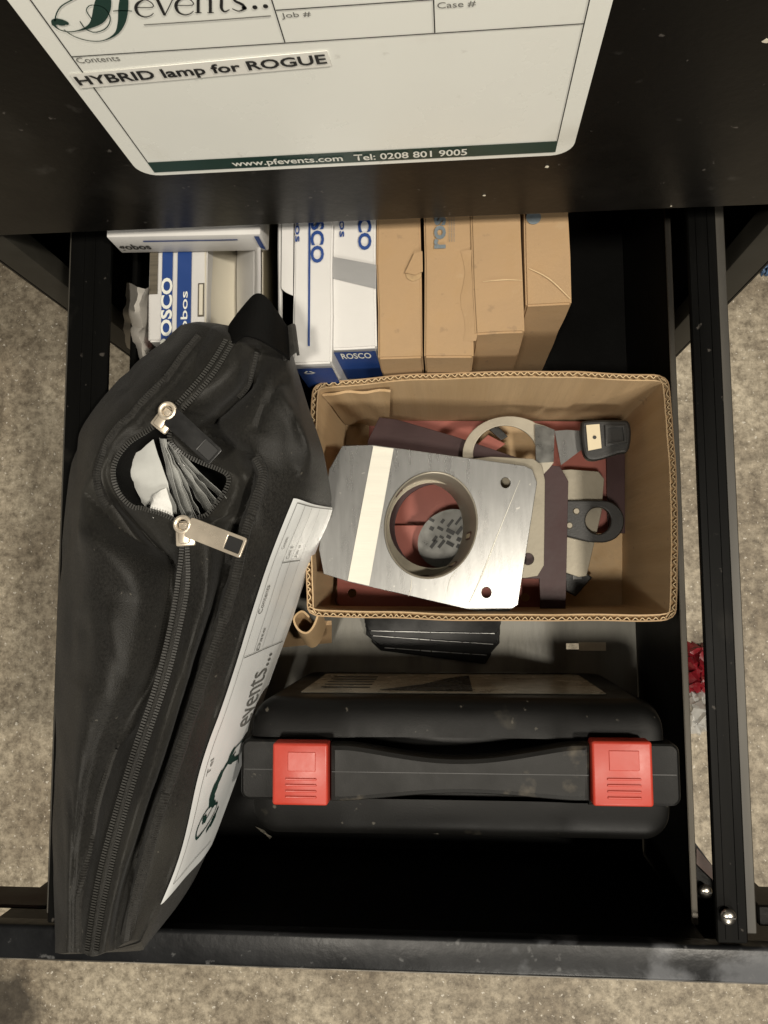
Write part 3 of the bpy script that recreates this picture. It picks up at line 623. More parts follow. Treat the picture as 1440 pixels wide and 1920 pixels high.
# translucent curled plastic bag beside the blue carton
vs = []; fs = []; n = 16
for i in range(n):
    f = i/(n-1); v = 535 + 140*f
    uL = 240 - 8*math.sin(f*math.pi) + 14*max(0, f-.6)*2; uR = 305 - 10*f
    for j in range(8):
        g = j/7; u = uL + (uR-uL)*g; d = .530 + .035*f - .03*math.sin(g*math.pi) - .012*math.sin(g*2.2*math.pi)*(1-f)
        if g < .3: d += .018*(.3-g)/.3
        vs.append(P(u, v, d) + noise.noise_vector(Vector((u*.05, v*.05, 0)))*0.003)
        if i and j: a = i*8+j; fs.append((a-9, a-8, a, a-1))
props(link('plastic_bag', mesh(vs, fs), mat('frosted_bag', (0.6, 0.57, 0.52), 0.35, var=0.1, vscale=30, alpha=0.75), loc=P(260, 600, .57)), 'curled frosted plastic bag beside the blue and white carton', 'plastic bag')
props(link('red_tag', box(P(270, 640, .545).x, P(285, 640, .545).x, P(270, 652, .545).y, P(270, 632, .545).y, Z(.548), Z(.545), 0.0004, 1), M['latch'], loc=P(277, 640, .548)), 'small red tag tucked by the frosted plastic bag', 'tag')

# ------------------------------------------------------------------ corrugated cardboard tray
zt0 = zb + 0.0095; zt1 = Z(.532)
rim = [P(592, 722, .532), P(1248, 708, .532), P(1262, 1158, .532), P(580, 1150, .532)]
bot = [P(645, 788, .658), P(1172, 784, .658), P(1172, 1142, .658), P(622, 1140, .658)]
tray = thing('cardboard_tray', ((rim[0].x+rim[2].x)/2, (rim[0].y+rim[2].y)/2, zt0), 'open corrugated cardboard tray holding metal gobo holders', 'tray')
cc = sum(rim, Vector())/4
def inset(p, q, k):
    dd = (Vector((cc.x, cc.y, p.z)) - p).normalized(); return p + dd*k
TH = 0.0034
names = ['back', 'right', 'front', 'left']
link('tray_floor', box(min(p.x for p in bot)-0.004, max(p.x for p in bot)+0.004, min(p.y for p in bot)-0.002, max(p.y for p in bot)+0.004, zt0, zt0+0.003), M['kraft_tray'], tray)
for k in range(4):
    A, B = rim[k], rim[(k+1) % 4]; A0, B0 = bot[k].copy(), bot[(k+1) % 4].copy()
    A0.z = B0.z = zt0+0.003
    along = (B-A).normalized(); nrm = Vector((-along.y, along.x, 0)); 
    if nrm.dot(cc-A) < 0: nrm = -nrm           # inwards
    bow = {0: -0.0035, 1: -0.003, 2: -0.0015, 3: -0.002}[k]
    n = 60; tr = 0.012
    def ring(t, f):                             # t along, f up
        lo = A0.lerp(B0, t); hi = A.lerp(B, t); p = lo.lerp(hi, f)
        w_ = math.sin(math.pi*t)*bow*f + 0.0010*noise.noise(Vector((t*6+k*7, f*2, 3)))*f
        q = p + nrm*w_
        if k == 0: q.z += 0.004*math.sin(math.pi*min(1, t*1.1))*f
        q.z += 0.0012*noise.noise(Vector((t*9+k*5, 1, 0)))*f
        rr = 0.02                                # round the corner tops
        if t < rr*1.5: q += nrm*0.002*(1-t/(rr*1.5))**2
        if t > 1-rr*1.5: q += nrm*0.002*(1-(1-t)/(rr*1.5))**2
        return q
    nf = 8; out = []
    for lay, off in (('inner_liner', TH/2), ('outer_liner', -TH/2)):
        vs = []; fs = []
        for i in range(n+1):
            for j in range(nf+1):
                vs.append(ring(i/n, j/nf) + nrm*(off*(1 if j else 1)))
                if i and j: a = i*(nf+1)+j; b2 = (i-1)*(nf+1)+j; fs.append((b2-1, b2, a, a-1))
        bm = bmesh.new(); bm.from_mesh(mesh(vs, fs)); bmesh.ops.solidify(bm, geom=bm.faces[:], thickness=0.0007)
        wl = link('tray_wall', bm_mesh(bm), M['kraft_tray'], tray) if lay == 'inner_liner' else link('outer_liner', bm_mesh(bm), M['kraft'], wl)
    m_ = 520; vs = []; fs = []
    L_ = (B-A).length; waves = L_/0.0042
    for i in range(m_+1):
        t = i/m_; s_ = math.sin(2*math.pi*waves*t + 3.5*noise.noise(Vector((t*16, k, 0))))
        for f in (0.90, 1.0):
            p = ring(t, f) + nrm*s_*(TH/2-0.0005)*(0.55+0.6*abs(noise.noise(Vector((t*40, k*3, 7))))); 
            if f == 1.0: p.z -= 0.0005
            vs.append(p)
        if i: fs.append((2*i-2, 2*i, 2*i+1, 2*i-1))
    bm = bmesh.new(); bm.from_mesh(mesh(vs, fs)); bmesh.ops.solidify(bm, geom=bm.faces[:], thickness=0.0005)
    link('flute', bm_mesh(bm), M['kraft_edge'], wl)
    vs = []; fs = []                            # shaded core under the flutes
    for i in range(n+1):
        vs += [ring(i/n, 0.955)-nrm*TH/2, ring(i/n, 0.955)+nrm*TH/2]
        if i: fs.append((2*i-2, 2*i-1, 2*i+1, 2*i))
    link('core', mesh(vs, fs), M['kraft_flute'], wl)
    if k == 0:                                  # glued corner flap and a crease on the back wall
        vs = []; fs = []
        for i in range(13):
            for j in range(7):
                t = .012 + (.155 + .05*j/6)*i/12; vs.append(ring(t, .06 + .86*j/6) + nrm*(TH/2 + 0.0012 + 0.0035*(i/12)**2*(1-.5*j/6) + 0.0006*math.sin(i*1.1+j)))
                if i and j: a = i*7+j; fs.append((a-8, a-7, a, a-1))
        bm = bmesh.new(); bm.from_mesh(mesh(vs, fs)); bmesh.ops.solidify(bm, geom=bm.faces[:], thickness=0.0016); link('corner_flap', bm_mesh(bm), M['kraft_tray'], wl)

# folded cardboard offcut beside the tray
vs = []; prof = [(598, 1140, .545), (588, 1170, .55), (575, 1185, .552), (560, 1178, .552), (553, 1160, .55), (566, 1148, .552), (578, 1158, .556)]
pr_ = [P(*q) for q in prof]; pr_ = [Vector(q) for q in ipts([tuple(q) for q in pr_], 24)]
fs = []
for i, q in enumerate(pr_):
    vs += [q, q + Vector((-0.004, -0.012, -0.05))]
    if i: fs.append((2*i-2, 2*i-1, 2*i+1, 2*i))
bm = bmesh.new(); bm.from_mesh(mesh(vs, fs)); bmesh.ops.solidify(bm, geom=bm.faces[:], thickness=0.0012)
of = thing('cardboard_flap', (P(570, 1180, .6).x, P(570, 1180, .6).y, zb), 'rolled brown cardboard flap between the black bag and the tray', 'cardboard')
link('rolled_edge', bm_mesh(bm), M['kraft_tray'], of)
vs = []; fs = []
for i in range(10):
    for j in range(5):
        u = 505 + i*13; v = 1172 + j*11 - 0.09*(i*13)*(j/4)
        vs.append(P(u, v, .60 + .016*j + 0.003*math.sin(i*.7)))
        if i and j: a_ = i*5+j; fs.append((a_-6, a_-5, a_, a_-1))
bm = bmesh.new(); bm.from_mesh(mesh(vs, fs)); bmesh.ops.solidify(bm, geom=bm.faces[:], thickness=0.003)
link('flap_panel', bm_mesh(bm), M['kraft'], of)

# black stacked plates sticking out from under the tray
for k, (ul, ur, vl, vr, ins, d) in enumerate(((684, 937, 1181, 1186, 6, .6545), (686, 935, 1190, 1206, 8, .6590), (694, 931, 1212, 1226, 22, .6635), (700, 918, 1218, 1243, 14, .6670))):
    a, b = P(ul, vl, d), P(ur, vr, d); L1 = P(ul-2, vl-14, d); R1 = P(ur+3, vr-16, d)
    if k == 2: L1 = P(686, 1190, d); R1 = P(937, 1206, d)
    a2 = P(ul+ins, vl+2, d); b2 = P(ur-ins*0.6, vr+2, d)
    back = 0.075
    l = [(a2.x, a2.y), (b2.x, b2.y), (R1.x, R1.y), (R1.x, R1.y+back), (L1.x, L1.y+back), (L1.x, L1.y)]
    pm = flat([l], 0.0018, 0.0005); pm.transform(Matrix.Translation((0, 0, zb+0.0009+0.0021*(4-k))))
    bp_ = thing('black_plate', ((a.x+b.x)/2, a.y+.03, zb+0.0021*(4-k)-0.001), ['glossy black plate, topmost of the stack under the cardboard tray', 'glossy black plate, second of the stack under the cardboard tray',
           'glossy black plate, third of the stack under the cardboard tray', 'glossy black plate, lowest of the stack on the grey drawer base'][k], 'plate', 'black plates under the tray')
    link('plate_body', pm, M['gloss_black'], bp_)
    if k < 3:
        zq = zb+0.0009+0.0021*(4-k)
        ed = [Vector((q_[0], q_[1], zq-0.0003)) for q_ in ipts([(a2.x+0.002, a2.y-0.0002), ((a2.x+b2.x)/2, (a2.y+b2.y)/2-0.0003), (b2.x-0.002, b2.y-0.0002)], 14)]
        link('edge_highlight', tube(ed, [0.0002+0.0006*abs(noise.noise(Vector((i_*.9, k*3.1, 0)))) for i_ in range(14)], 6), M['steel'], bp_)  # steel-coloured strip drawn as the highlight on the plate's front edge

# ------------------------------------------------------------------ things inside the tray
def plate_px(name, label, poly, d, th, m, holes=(), bev=0.0003, tilt=(0, 0), group=None, cat='plate', parent=None):
    """flat plate traced at depth d, holes are (u, v, rx, ry, angle)"""
    pts = [P(u, v, d) for u, v in poly]; c = sum(pts, Vector())/len(pts)
    hl = []
    for (u, v, rx, ry, a) in holes:
        hl.append([(P(x, y, d).x-c.x, P(x, y, d).y-c.y) for x, y in circle(u, v, rx, 40, ry, math.radians(a))])
    me = flat([[(p.x-c.x, p.y-c.y) for p in pts]] + hl, th, bev)
    for v in me.vertices: v.co.z += v.co.x*tilt[0] + v.co.y*tilt[1]
    me.transform(Matrix.Translation(c))
    if parent is not None: return link(name, me, m, parent), c
    o = link(name, me, m, loc=(c.x, c.y, c.z-th)); props(o, label, cat, group); return o, c
plate_px('gobo_plate', 'copper red plate with cut corners lying deepest against the tray back wall', [(692, 796), (705, 788), (1160, 790), (1170, 800), (1168, 992), (1150, 1000), (700, 1000), (690, 990)], .648, 0.0016, M['copper'], [(950, 852, 64, 56, 0)], group='plates in the tray')
plate_px('gobo_plate', 'dark maroon plate strip along the right side of the copper red plate', [(1136, 795), (1172, 795), (1172, 1000), (1140, 1000)], .640, 0.0016, M['maroon'], group='plates in the tray')
plate_px('gobo_plate', 'copper red plate with corner holes lying against the tray front wall', [(632, 1000), (640, 985), (1018, 985), (1024, 1000), (1016, 1140), (1004, 1148), (645, 1142), (632, 1130)], .628, 0.0016, M['copper'], [(660, 1112, 8, 8, 0), (985, 1120, 8, 8, 0)], group='plates in the tray')
# shiny disc with pierced pattern on the plate below
dc = P(842, 1000, .618)
gd = thing('gobo_disc', (dc.x, dc.y, dc.z-0.001), 'round grey steel disc with pierced pattern seen through the ring', 'disc')
me = flat([[(P(x, y, .618).x-dc.x, P(x, y, .618).y-dc.y) for x, y in circle(842, 1010, 62, 40, 52, math.radians(-35))]], 0.0008); me.transform(Matrix.Translation(dc)); link('disc_body', me, M['gobo'], gd, smooth=False)
mark = []
for k in range(16):
    u = 812 + (k % 4)*16 + random.uniform(-4, 4); v = 978 + (k//4)*15 + random.uniform(-4, 4); a_ = random.choice([0.5, -0.9, 0.5])
    w_, h_ = random.uniform(4, 9), random.uniform(2, 4)
    l = [(u + x*w_*math.cos(a_) - y*h_*math.sin(a_), v + x*w_*math.sin(a_) + y*h_*math.cos(a_)) for x, y in ((-1, -1), (1, -1), (1, 1), (-1, 1))]
    me = flat([[(P(x, y, .6165).x, P(x, y, .6165).y) for x, y in l]], 0.0002); me.transform(Matrix.Translation((0, 0, Z(.6165)))); mark.append(me)
link('pierced_pattern', join(mark), M['ink'], gd, smooth=False)
plate_px('gobo_plate', 'beige steel plate with rounded corners under the black ring handle', [(1000, 885), (1070, 880), (1122, 884), (1133, 898), (1128, 960), (1100, 1080), (1085, 1082), (990, 1050)], .622, 0.0012, M['steel_warm'], group='plates in the tray')
# black handle with ring end
hd = [(1040, 938), (1130, 938)] + [(1130 + 41*math.sin(t), 977.5 - 39.5*math.cos(t)) for t in [math.pi*i/14 for i in range(1, 14)]] + [(1130, 1017), (1104, 1016), (1064, 1006), (1030, 1000)]
o, c = plate_px('ring_grip_tool', 'black plastic handle with a round finger hole and two rivets', hd, .612, 0.005, M['black_plastic'], [(1122, 976, 24, 25, 0)], 0.0009, cat='tool')
for u, v in ((1083, 957), (1070, 984)):
    q = P(u, v, .6055); bm = bmesh.new(); bmesh.ops.create_cone(bm, segments=16, radius1=0.0024, radius2=0.0018, depth=0.0012, cap_ends=True); bmesh.ops.translate(bm, vec=(q.x, q.y, Z(.612)+0.0006), verts=bm.verts)
    link('rivet', bm_mesh(bm), M['steel_warm'], o)
o, c = plate_px('black_clip', 'small square black clip lying on the tray floor', [(1058, 1062), (1072, 1050), (1111, 1083), (1080, 1118), (1060, 1108)], .636, 0.006, M['black_plastic'], (), 0.001, cat='clip')
q = P(1082, 1082, .636); link('clip_plate', box(q.x-0.003, q.x+0.003, q.y-0.0015, q.y+0.0015, Z(.636)+0.0001, Z(.636)+0.0008), M['steel'], o)
# dark maroon plate under the steel one, bent end at the upper left
plate_px('gobo_plate', 'dark maroon plate sticking out at the upper left and right of the steel plate', [(690, 828), (712, 784), (745, 788), (850, 818), (1000, 868), (1050, 874), (1066, 902), (1062, 1142), (1040, 1148), (1014, 1148), (1012, 1085), (700, 1082), (690, 960)], .600, 0.0016, M['maroon'], [(820, 990, 80, 82, 0)], tilt=(-0.02, 0.03), group='plates in the tray')
# ring holder with tab and black grip
rg = thing('ring_holder', tuple(P(955, 850, .61)), 'steel ring gobo holder with a bright neck and a black grip', 'gobo holder')
ringo = circle(955, 852, 88, 48, 72)
l = [p for p in ringo if not (p[0] > 1004)]
outer = [(1004, 793), (1022, 798), (1040, 806), (1038, 868), (1030, 878), (1004, 905)] + [ (955+88*math.cos(t), 852+72*math.sin(t)) for t in [math.radians(a) for a in range(60, 301, 8)]]
pts = [P(u, v, .592) for u, v in outer]; hole_ = [P(u, v, .592) for u, v in circle(947, 852, 60, 40, 54)]
me = flat([[(p.x, p.y) for p in pts], [(p.x, p.y) for p in hole_]], 0.0014, 0.0004); me.transform(Matrix.Translation((0, 0, Z(.592))))
link('ring', me, M['steel_ring'], rg)
pts = [P(u, v, .590) for u, v in ((1003, 795), (1022, 799), (1040, 806), (1038, 866), (1005, 868))]; me = flat([[(p.x, p.y) for p in pts]], 0.0008); me.transform(Matrix.Translation((0, 0, Z(.590)))); link('tab', me, M['gobo'], rg, smooth=False)
pts = [P(u, v, .594) for u, v in ((1040, 808), (1062, 806), (1095, 808), (1092, 842), (1052, 872))]; me = flat([[(p.x, p.y) for p in pts]], 0.0010)
me.transform(Matrix.Translation((0, 0, Z(.594)))); link('neck', me, M['steel'], rg, smooth=False)
pts = [P(u, v, .585) for u, v in ipts([(1090, 798), (1100, 788), (1165, 787), (1180, 792), (1184, 815), (1178, 845), (1160, 850), (1120, 862), (1100, 858), (1092, 835)], 40, True)]
me = flat([[(p.x, p.y) for p in pts]], 0.008, 0.0016); me.transform(Matrix.Translation((0, 0, Z(.585)))); gp = link('grip', me, M['black_plastic'], rg)
pts = [P(u, v, .5840) for u, v in ((1099, 797), (1124, 795), (1128, 840), (1103, 845))]; me = flat([rr_ for rr_ in [[(p.x, p.y) for p in pts]]], 0.0004); me.transform(Matrix.Translation((0, 0, Z(.5840)))); lb = link('grip_label', me, M['beige_label'], gp, smooth=False)
q = P(1115, 820, .5835); me = flat([circle(q.x, q.y, 0.0012, 14)], 0.0003); me.transform(Matrix.Translation((0, 0, Z(.5833)))); link('label_hole', me, M['ink'], lb, smooth=False)
pts = [P(u, v, .5835) for u, v in ((1134, 797), (1174, 796), (1176, 830), (1136, 836))]; fr_ = [P(u, v, .5835) for u, v in ((1140, 802), (1168, 801), (1170, 826), (1141, 830))]
me = flat([[(p.x, p.y) for p in pts], [(p.x, p.y) for p in fr_]], 0.0014, 0.0003); me.transform(Matrix.Translation((0, 0, Z(.5832)))); link('grip_frame', me, M['black_plastic'], gp)
# small things seen in the ring
plate_px('copper_tab', 'small copper strip lying inside the steel ring holder', [(890, 838), (915, 815), (948, 832), (925, 848)], .628, 0.001, M['copper'], cat='metal strip')
plate_px('black_tab', 'small black strip inside the steel ring holder', [(915, 803), (935, 800), (952, 818), (940, 825)], .622, 0.003, M['black_plastic'], cat='plastic strip')
# bronze plate just under the steel one
plate_px('gobo_plate', 'warm grey steel plate with a maroon hole under the steel ring plate', [(705, 880), (920, 856), (1000, 860), (1016, 872), (1022, 900), (1020, 1060), (1008, 1080), (985, 1084), (700, 1076)], .578, 0.0014, M['steel_warm'], [(990, 1048, 11, 11, 0), (812, 985, 82, 80, 0)], group='plates in the tray')
# the steel plate with ring, on top
sp_poly = [(642, 836), (700, 834), (983, 873), (998, 880), (1007, 905), (971, 1134), (939, 1157), (655, 1091), (607, 1076), (598, 1030), (617, 880)]
dS = .548; sc_c = sum((P(u, v, dS) for u, v in sp_poly), Vector())/len(sp_poly)
sp = thing('ring_plate', (sc_c.x, sc_c.y, Z(.56)), 'brushed steel plate with a large ring hole and cream tape', 'gobo holder')
pl_a, pl_b = P(610, 985, .538), P(1005, 985, .561); pl_k = (pl_b.z-pl_a.z)/(pl_b.x-pl_a.x)
pl_n = Vector((-pl_k, 0, 1)).normalized()
def PP(u, v, up=0.0):                                  # point seen at a pixel, on the sloping plate
    r_ = ray(u, v); o_ = Vector((0, 0, CAM_H)); return o_ + r_*((pl_a + pl_n*up - o_).dot(pl_n)/r_.dot(pl_n))
def zpl(x, up=0.0): return pl_a.z + pl_k*(x-pl_a.x) + up
def smesh(poly, holes, d, th, bev=0.0003):
    me = flat([[(PP(u, v, d).x, PP(u, v, d).y) for u, v in poly]] + [[(PP(x, y, d).x, PP(x, y, d).y) for x, y in h] for h in holes], th, bev)
    for v in me.vertices: v.co.z = zpl(v.co.x, d) + v.co.z
    return me
hole_u = circle(808, 985, 84, 64, 98, math.radians(12))
link('plate_body', smesh(sp_poly, [hole_u, circle(948, 905, 9, 20, 10), circle(912, 1111, 9, 20, 10)], 0.0, 0.0015), M['steel'], sp)
link('cream_tape', smesh([(700, 836), (738, 841), (692, 1098), (652, 1089)], [], 0.0006, 0.0003, 0), M['masking'], sp, smooth=False)
for nm, l_ in (('scratch', [(975, 900, .5), (938, 990, 1.6), (905, 1075, 2.4), (880, 1130, 1)]), ('scratch', [(772, 1085, .5), (770, 1105, 1.6), (766, 1118, .6)]), ('scratch', [(865, 1060, .4), (845, 1085, 1.0), (838, 1112, .4)])):
    me = ribbon2([(PP(u, v).x, PP(u, v).y, wd*0.0003) for u, v, wd in l_], 20)
    for v in me.vertices: v.co.z = zpl(v.co.x, 0.00025)
    link(nm, me, M['masking'], sp, smooth=False)
vs = []; fs = []; nn = 64; cc2 = PP(808, 985)
tops = [PP(x, y) for x, y in circle(808, 985, 84, nn, 98, math.radians(12))]
prof = [(1.035, 0.0012), (1.02, 0.0018), (1.0, 0.0014), (0.985, 0.0), (0.98, -0.022), (0.975, -0.042), (0.99, -0.042), (0.995, -0.001), (1.035, 0.0004)]
for j, (k, dz) in enumerate(prof):
    for i in range(nn):
        vs.append(cc2 + (tops[i]-cc2)*k + pl_n*dz)
for j in range(len(prof)-1):
    for i in range(nn): i2 = (i+1) % nn; fs.append((j*nn+i, j*nn+i2, (j+1)*nn+i2, (j+1)*nn+i))
rt = link('ring_tube', mesh(vs, fs), M['steel_ring'], sp)
for ang_, in ((0,), (40,), (215,)):                       # slots cut in the tube wall
    i = int(nn*((ang_) % 360)/360)
    q = cc2 + (tops[i]-cc2)*0.972; tdir = (tops[(i+1) % nn]-tops[i-1]).normalized(); nin = (cc2-tops[i]).normalized()
    l = rrect(-0.0024, -0.0075, 0.0024, 0.0075, 0.0023, 5); inn = rrect(-0.0015, -0.0066, 0.0015, 0.0066, 0.0014, 5)
    fn = lambda x, y, z: q + tdir*x + pl_n*(y-0.016) + nin*(0.0006+z)
    link('slot_rim', remap(flat([l, inn], 0.0007), fn), M['rust'], rt, smooth=False)
    link('slot', remap(flat([inn], 0.0004), fn), M['beige_label'], rt, smooth=False)

# ------------------------------------------------------------------ black tool case with red latches
dH = .500
def cxm(u, v, d): return P(u, v, d)
xc0, xc1 = P(448, 1450, dH).x, P(1280, 1450, dH).x
yA, yB_ = P(864, 1510, dH).y, P(864, 1392, dH).y        # flange front / back
yBack = P(864, 1308, .518).y; yFront = P(864, 1562, .53).y
zH = Z(dH); z0 = zb + 0.0009
case = thing('tool_case', ((xc0+xc1)/2, (yA+yB_)/2, z0), 'black plastic tool case with two red latches standing on edge', 'case')
def rounded(x0, x1, y0, y1, z0, z1, r, seg=4): return box(x0, x1, y0, y1, z0, z1, r, seg)
ymid_ = (yA+yB_)/2
def outl(x0, x1, y0, y1, rl0, rr0, rr1, rl1, n=6):     # outline with a radius per corner: front-left, front-right, back-right, back-left
    out = []
    for cx_, cy_, rr, s0 in ((x1-rr0, y0+rr0, rr0, -90), (x1-rr1, y1-rr1, rr1, 0), (x0+rl1, y1-rl1, rl1, 90), (x0+rl0, y0+rl0, rl0, 180)):
        for i in range(n+1): t = math.radians(s0+90*i/n); out.append((cx_+rr*math.cos(t), cy_+rr*math.sin(t)))
    return out
def slab(o_, zlo, zhi, bev): 
    me = flat([o_], zhi-zlo, bev); me.transform(Matrix.Translation((0, 0, zhi))); return me
sm = 0.0006
def shell(x0, x1, ya, yb, zs, ze, dip=0.0, n=72):
    """bulging half shell: from height zs at the flange (y = ya) rounding over to zs-ze at the broad face (y = yb)"""
    prof = ipts([(0, 0), (.22, -.04), (.5, -.12), (.74, -.26), (.90, -.52), (.975, -.80), (1, -1.15), (1, -1.8)], 22); vs = []; fs = []
    m = len(prof)+1; cr = 0.014
    for i in range(n+1):
        t = i/n; x = x0 + (x1-x0)*(0.5-0.5*math.cos(math.pi*t)); e_ = min(x-x0, x1-x); k = math.sqrt(max(0, 1-(1-min(1, e_/cr))**2)) if e_ < cr else 1
        k = 0.45 + 0.55*k; f = max(0, 1-abs((x-(x0+x1)/2)/((x1-x0)*.27))**6); drop = dip*f + 0.006*(1-k)
        for (a_, b_) in prof: vs.append((x, ya + (yb-ya)*a_*(1 if e_ >= cr else k), zs + b_*ze - drop*(1-.5*a_)))
        vs.append((x, ya + (yb-ya)*(1 if e_ >= cr else k), z0))
        if i:
            for j in range(1, m): a2 = i*m+j; b2 = (i-1)*m+j; fs.append((b2-1, b2, a2, a2-1))
    fs.append(tuple(range(m))); fs.append(tuple(range(n*m+m-1, n*m-1, -1)))
    me = mesh(vs, fs); bm = bmesh.new(); bm.from_mesh(me); return bm_mesh(bm)
link('lid_shell', shell(xc0+0.005, xc1-0.007, yB_+0.0006, yBack, Z(.5075), 0.011, 0.0035), M['case'], case)
link('bottom_shell', shell(xc0+0.005, xc1-0.004, yA-0.0006, yFront, Z(.512), 0.012, 0.002), M['case'], case)
link('recess_block', box(xc0+0.01, xc1-0.01, yA, yB_, z0+0.001, Z(.522)), M['case'], case)
xh0, xh1 = P(622, 1450, .5).x, P(1104, 1450, .5).x
for xa_, xb_, lft in ((xc0, xh0, True), (xh1, xc1, False)):
    R1, R2 = (.005, sm) if lft else (sm, .005)
    xa2, xb2 = xa_, xb_
    fl_ = link('flange', slab(outl(xa2, xb2, yA, yB_, R1, R2, R2, R1), z0+0.001, zH-0.004, 0.0016), M['case'], case)
    link('flange_seam', box(xa2+0.002, xb2-0.002, ymid_-0.0002, ymid_+0.0002, zH-0.0045, zH-0.00385), M['ink'], fl_)
hp = []
for lo in (True, False):
    row = []
    for i in range(41):
        t = i/40; u = 618 + (1108-618)*t
        s = math.sin(math.pi*min(1, max(0, (t-0.06)/0.88)))**1.3
        row.append((u, (1396 + 26*s) if lo else (1504 - 14*s)))
    hp += row if lo else row[::-1]
pts = [P(u, v, .494) for u, v in hp]
me = flat([[(p.x, p.y) for p in pts]], 0.014, 0.003); me.transform(Matrix.Translation((0, 0, Z(.494))))
hb = link('handle', me, M['case_handle'], case)
link('handle_seam', box(P(622, 1450, .494).x, P(1104, 1450, .494).x, P(860, 1451, .494).y, P(860, 1449.4, .494).y, Z(.494)-0.0004, Z(.494)+0.0001), M['ink'], hb)
# red latches: curved caps with a panel and ribs
for ua, ub, va, vb in ((511, 615, 1393, 1510), (1110, 1224, 1383, 1502)):
    xA, xB = P(ua, 1450, .490).x, P(ub, 1450, .490).x; y0_, y1_ = P(560, vb, .490).y, P(560, va, .490).y
    lt = link('latch', rounded(xA, xB, y0_, y1_, Z(.503), Z(.489), 0.0016, 3), M['latch'], case)
    wx, wy = xB-xA, y1_-y0_
    link('latch_panel', box(xA+wx*.28, xB-wx*.22, y0_+wy*.55, y1_-wy*.14, Z(.489)-0.0006, Z(.489)+0.00035, 0.0003, 1), M['latch'], lt)
    for k in range(4):
        yy = y0_ + wy*(.12 + .095*k)
        link('latch_rib', box(xA+wx*.24, xB-wx*.2, yy, yy+wy*.035, Z(.489)-0.0006, Z(.489)+0.0007, 0.0003, 1), M['latch'], lt)
# glossy label on the lid's broad face
xl0, xl1 = P(556, 1309, .522).x, P(1146, 1309, .522).x; zl1 = Z(.535); zl0 = zl1-0.105
def lm(off): return lambda x, y, z: Vector((xl1 - x, yBack+off+z, zl0+y))
lwid, lh = xl1-xl0, zl1-zl0
cl_ = link('case_label', remap(flat([rrect(0, 0, lwid, lh, 0.003)], 0.0004), lm(0.0006)), M['case_label'], case)
link('label_picture', remap(flat([[(lwid*.43, lh*.12), (lwid*.43, lh*.93), (lwid*.74, lh*.90), (lwid*.60, lh*.62), (lwid*.50, lh*.25)]], 0.0002), lm(0.0011)), M['case_label_dark'], cl_, smooth=False)
for k in range(5):
    link('label_line', remap(flat([[(lwid*.78, lh*(.2+.14*k)), (lwid*.95, lh*(.2+.14*k)), (lwid*.95, lh*(.23+.14*k)), (lwid*.78, lh*(.23+.14*k))]], 0.0002), lm(0.0011)), M['case_label_dark'], cl_, smooth=False)

# paper scraps
for lab, u, v, d, s in (('torn paper scrap on the black drawer floor in front of the tool case', 497, 1560, .640, 1.0),):
    vs = [(P(u, v, .668)).copy()]; fs = []
    for i in range(10):
        t = i*math.pi/5; q = P(u + 17*s*math.cos(t)*random.uniform(.5, 1.1) + 6*math.sin(t), v + 11*s*math.sin(t)*random.uniform(.4, 1) + 8*math.cos(t)*s, .668); q.z = zb + random.uniform(0.0003, 0.005); vs.append(q)
    vs[0].z = zb+0.004
    for i in range(10): fs.append((0, 1+i, 1+(i+1) % 10))
    props(link('paper_scrap', mesh(vs, fs), M['paper'], loc=P(u, v, .67)), lab, 'paper')
q = P(1110, 1212, .669)
props(link('paper_slip', box(q.x-0.0095, q.x+0.010, q.y-0.0032, q.y+0.0030, zb+0.0005, zb+0.0009), M['paper'], loc=q), 'small pale paper slip over the slot in the grey base', 'paper')

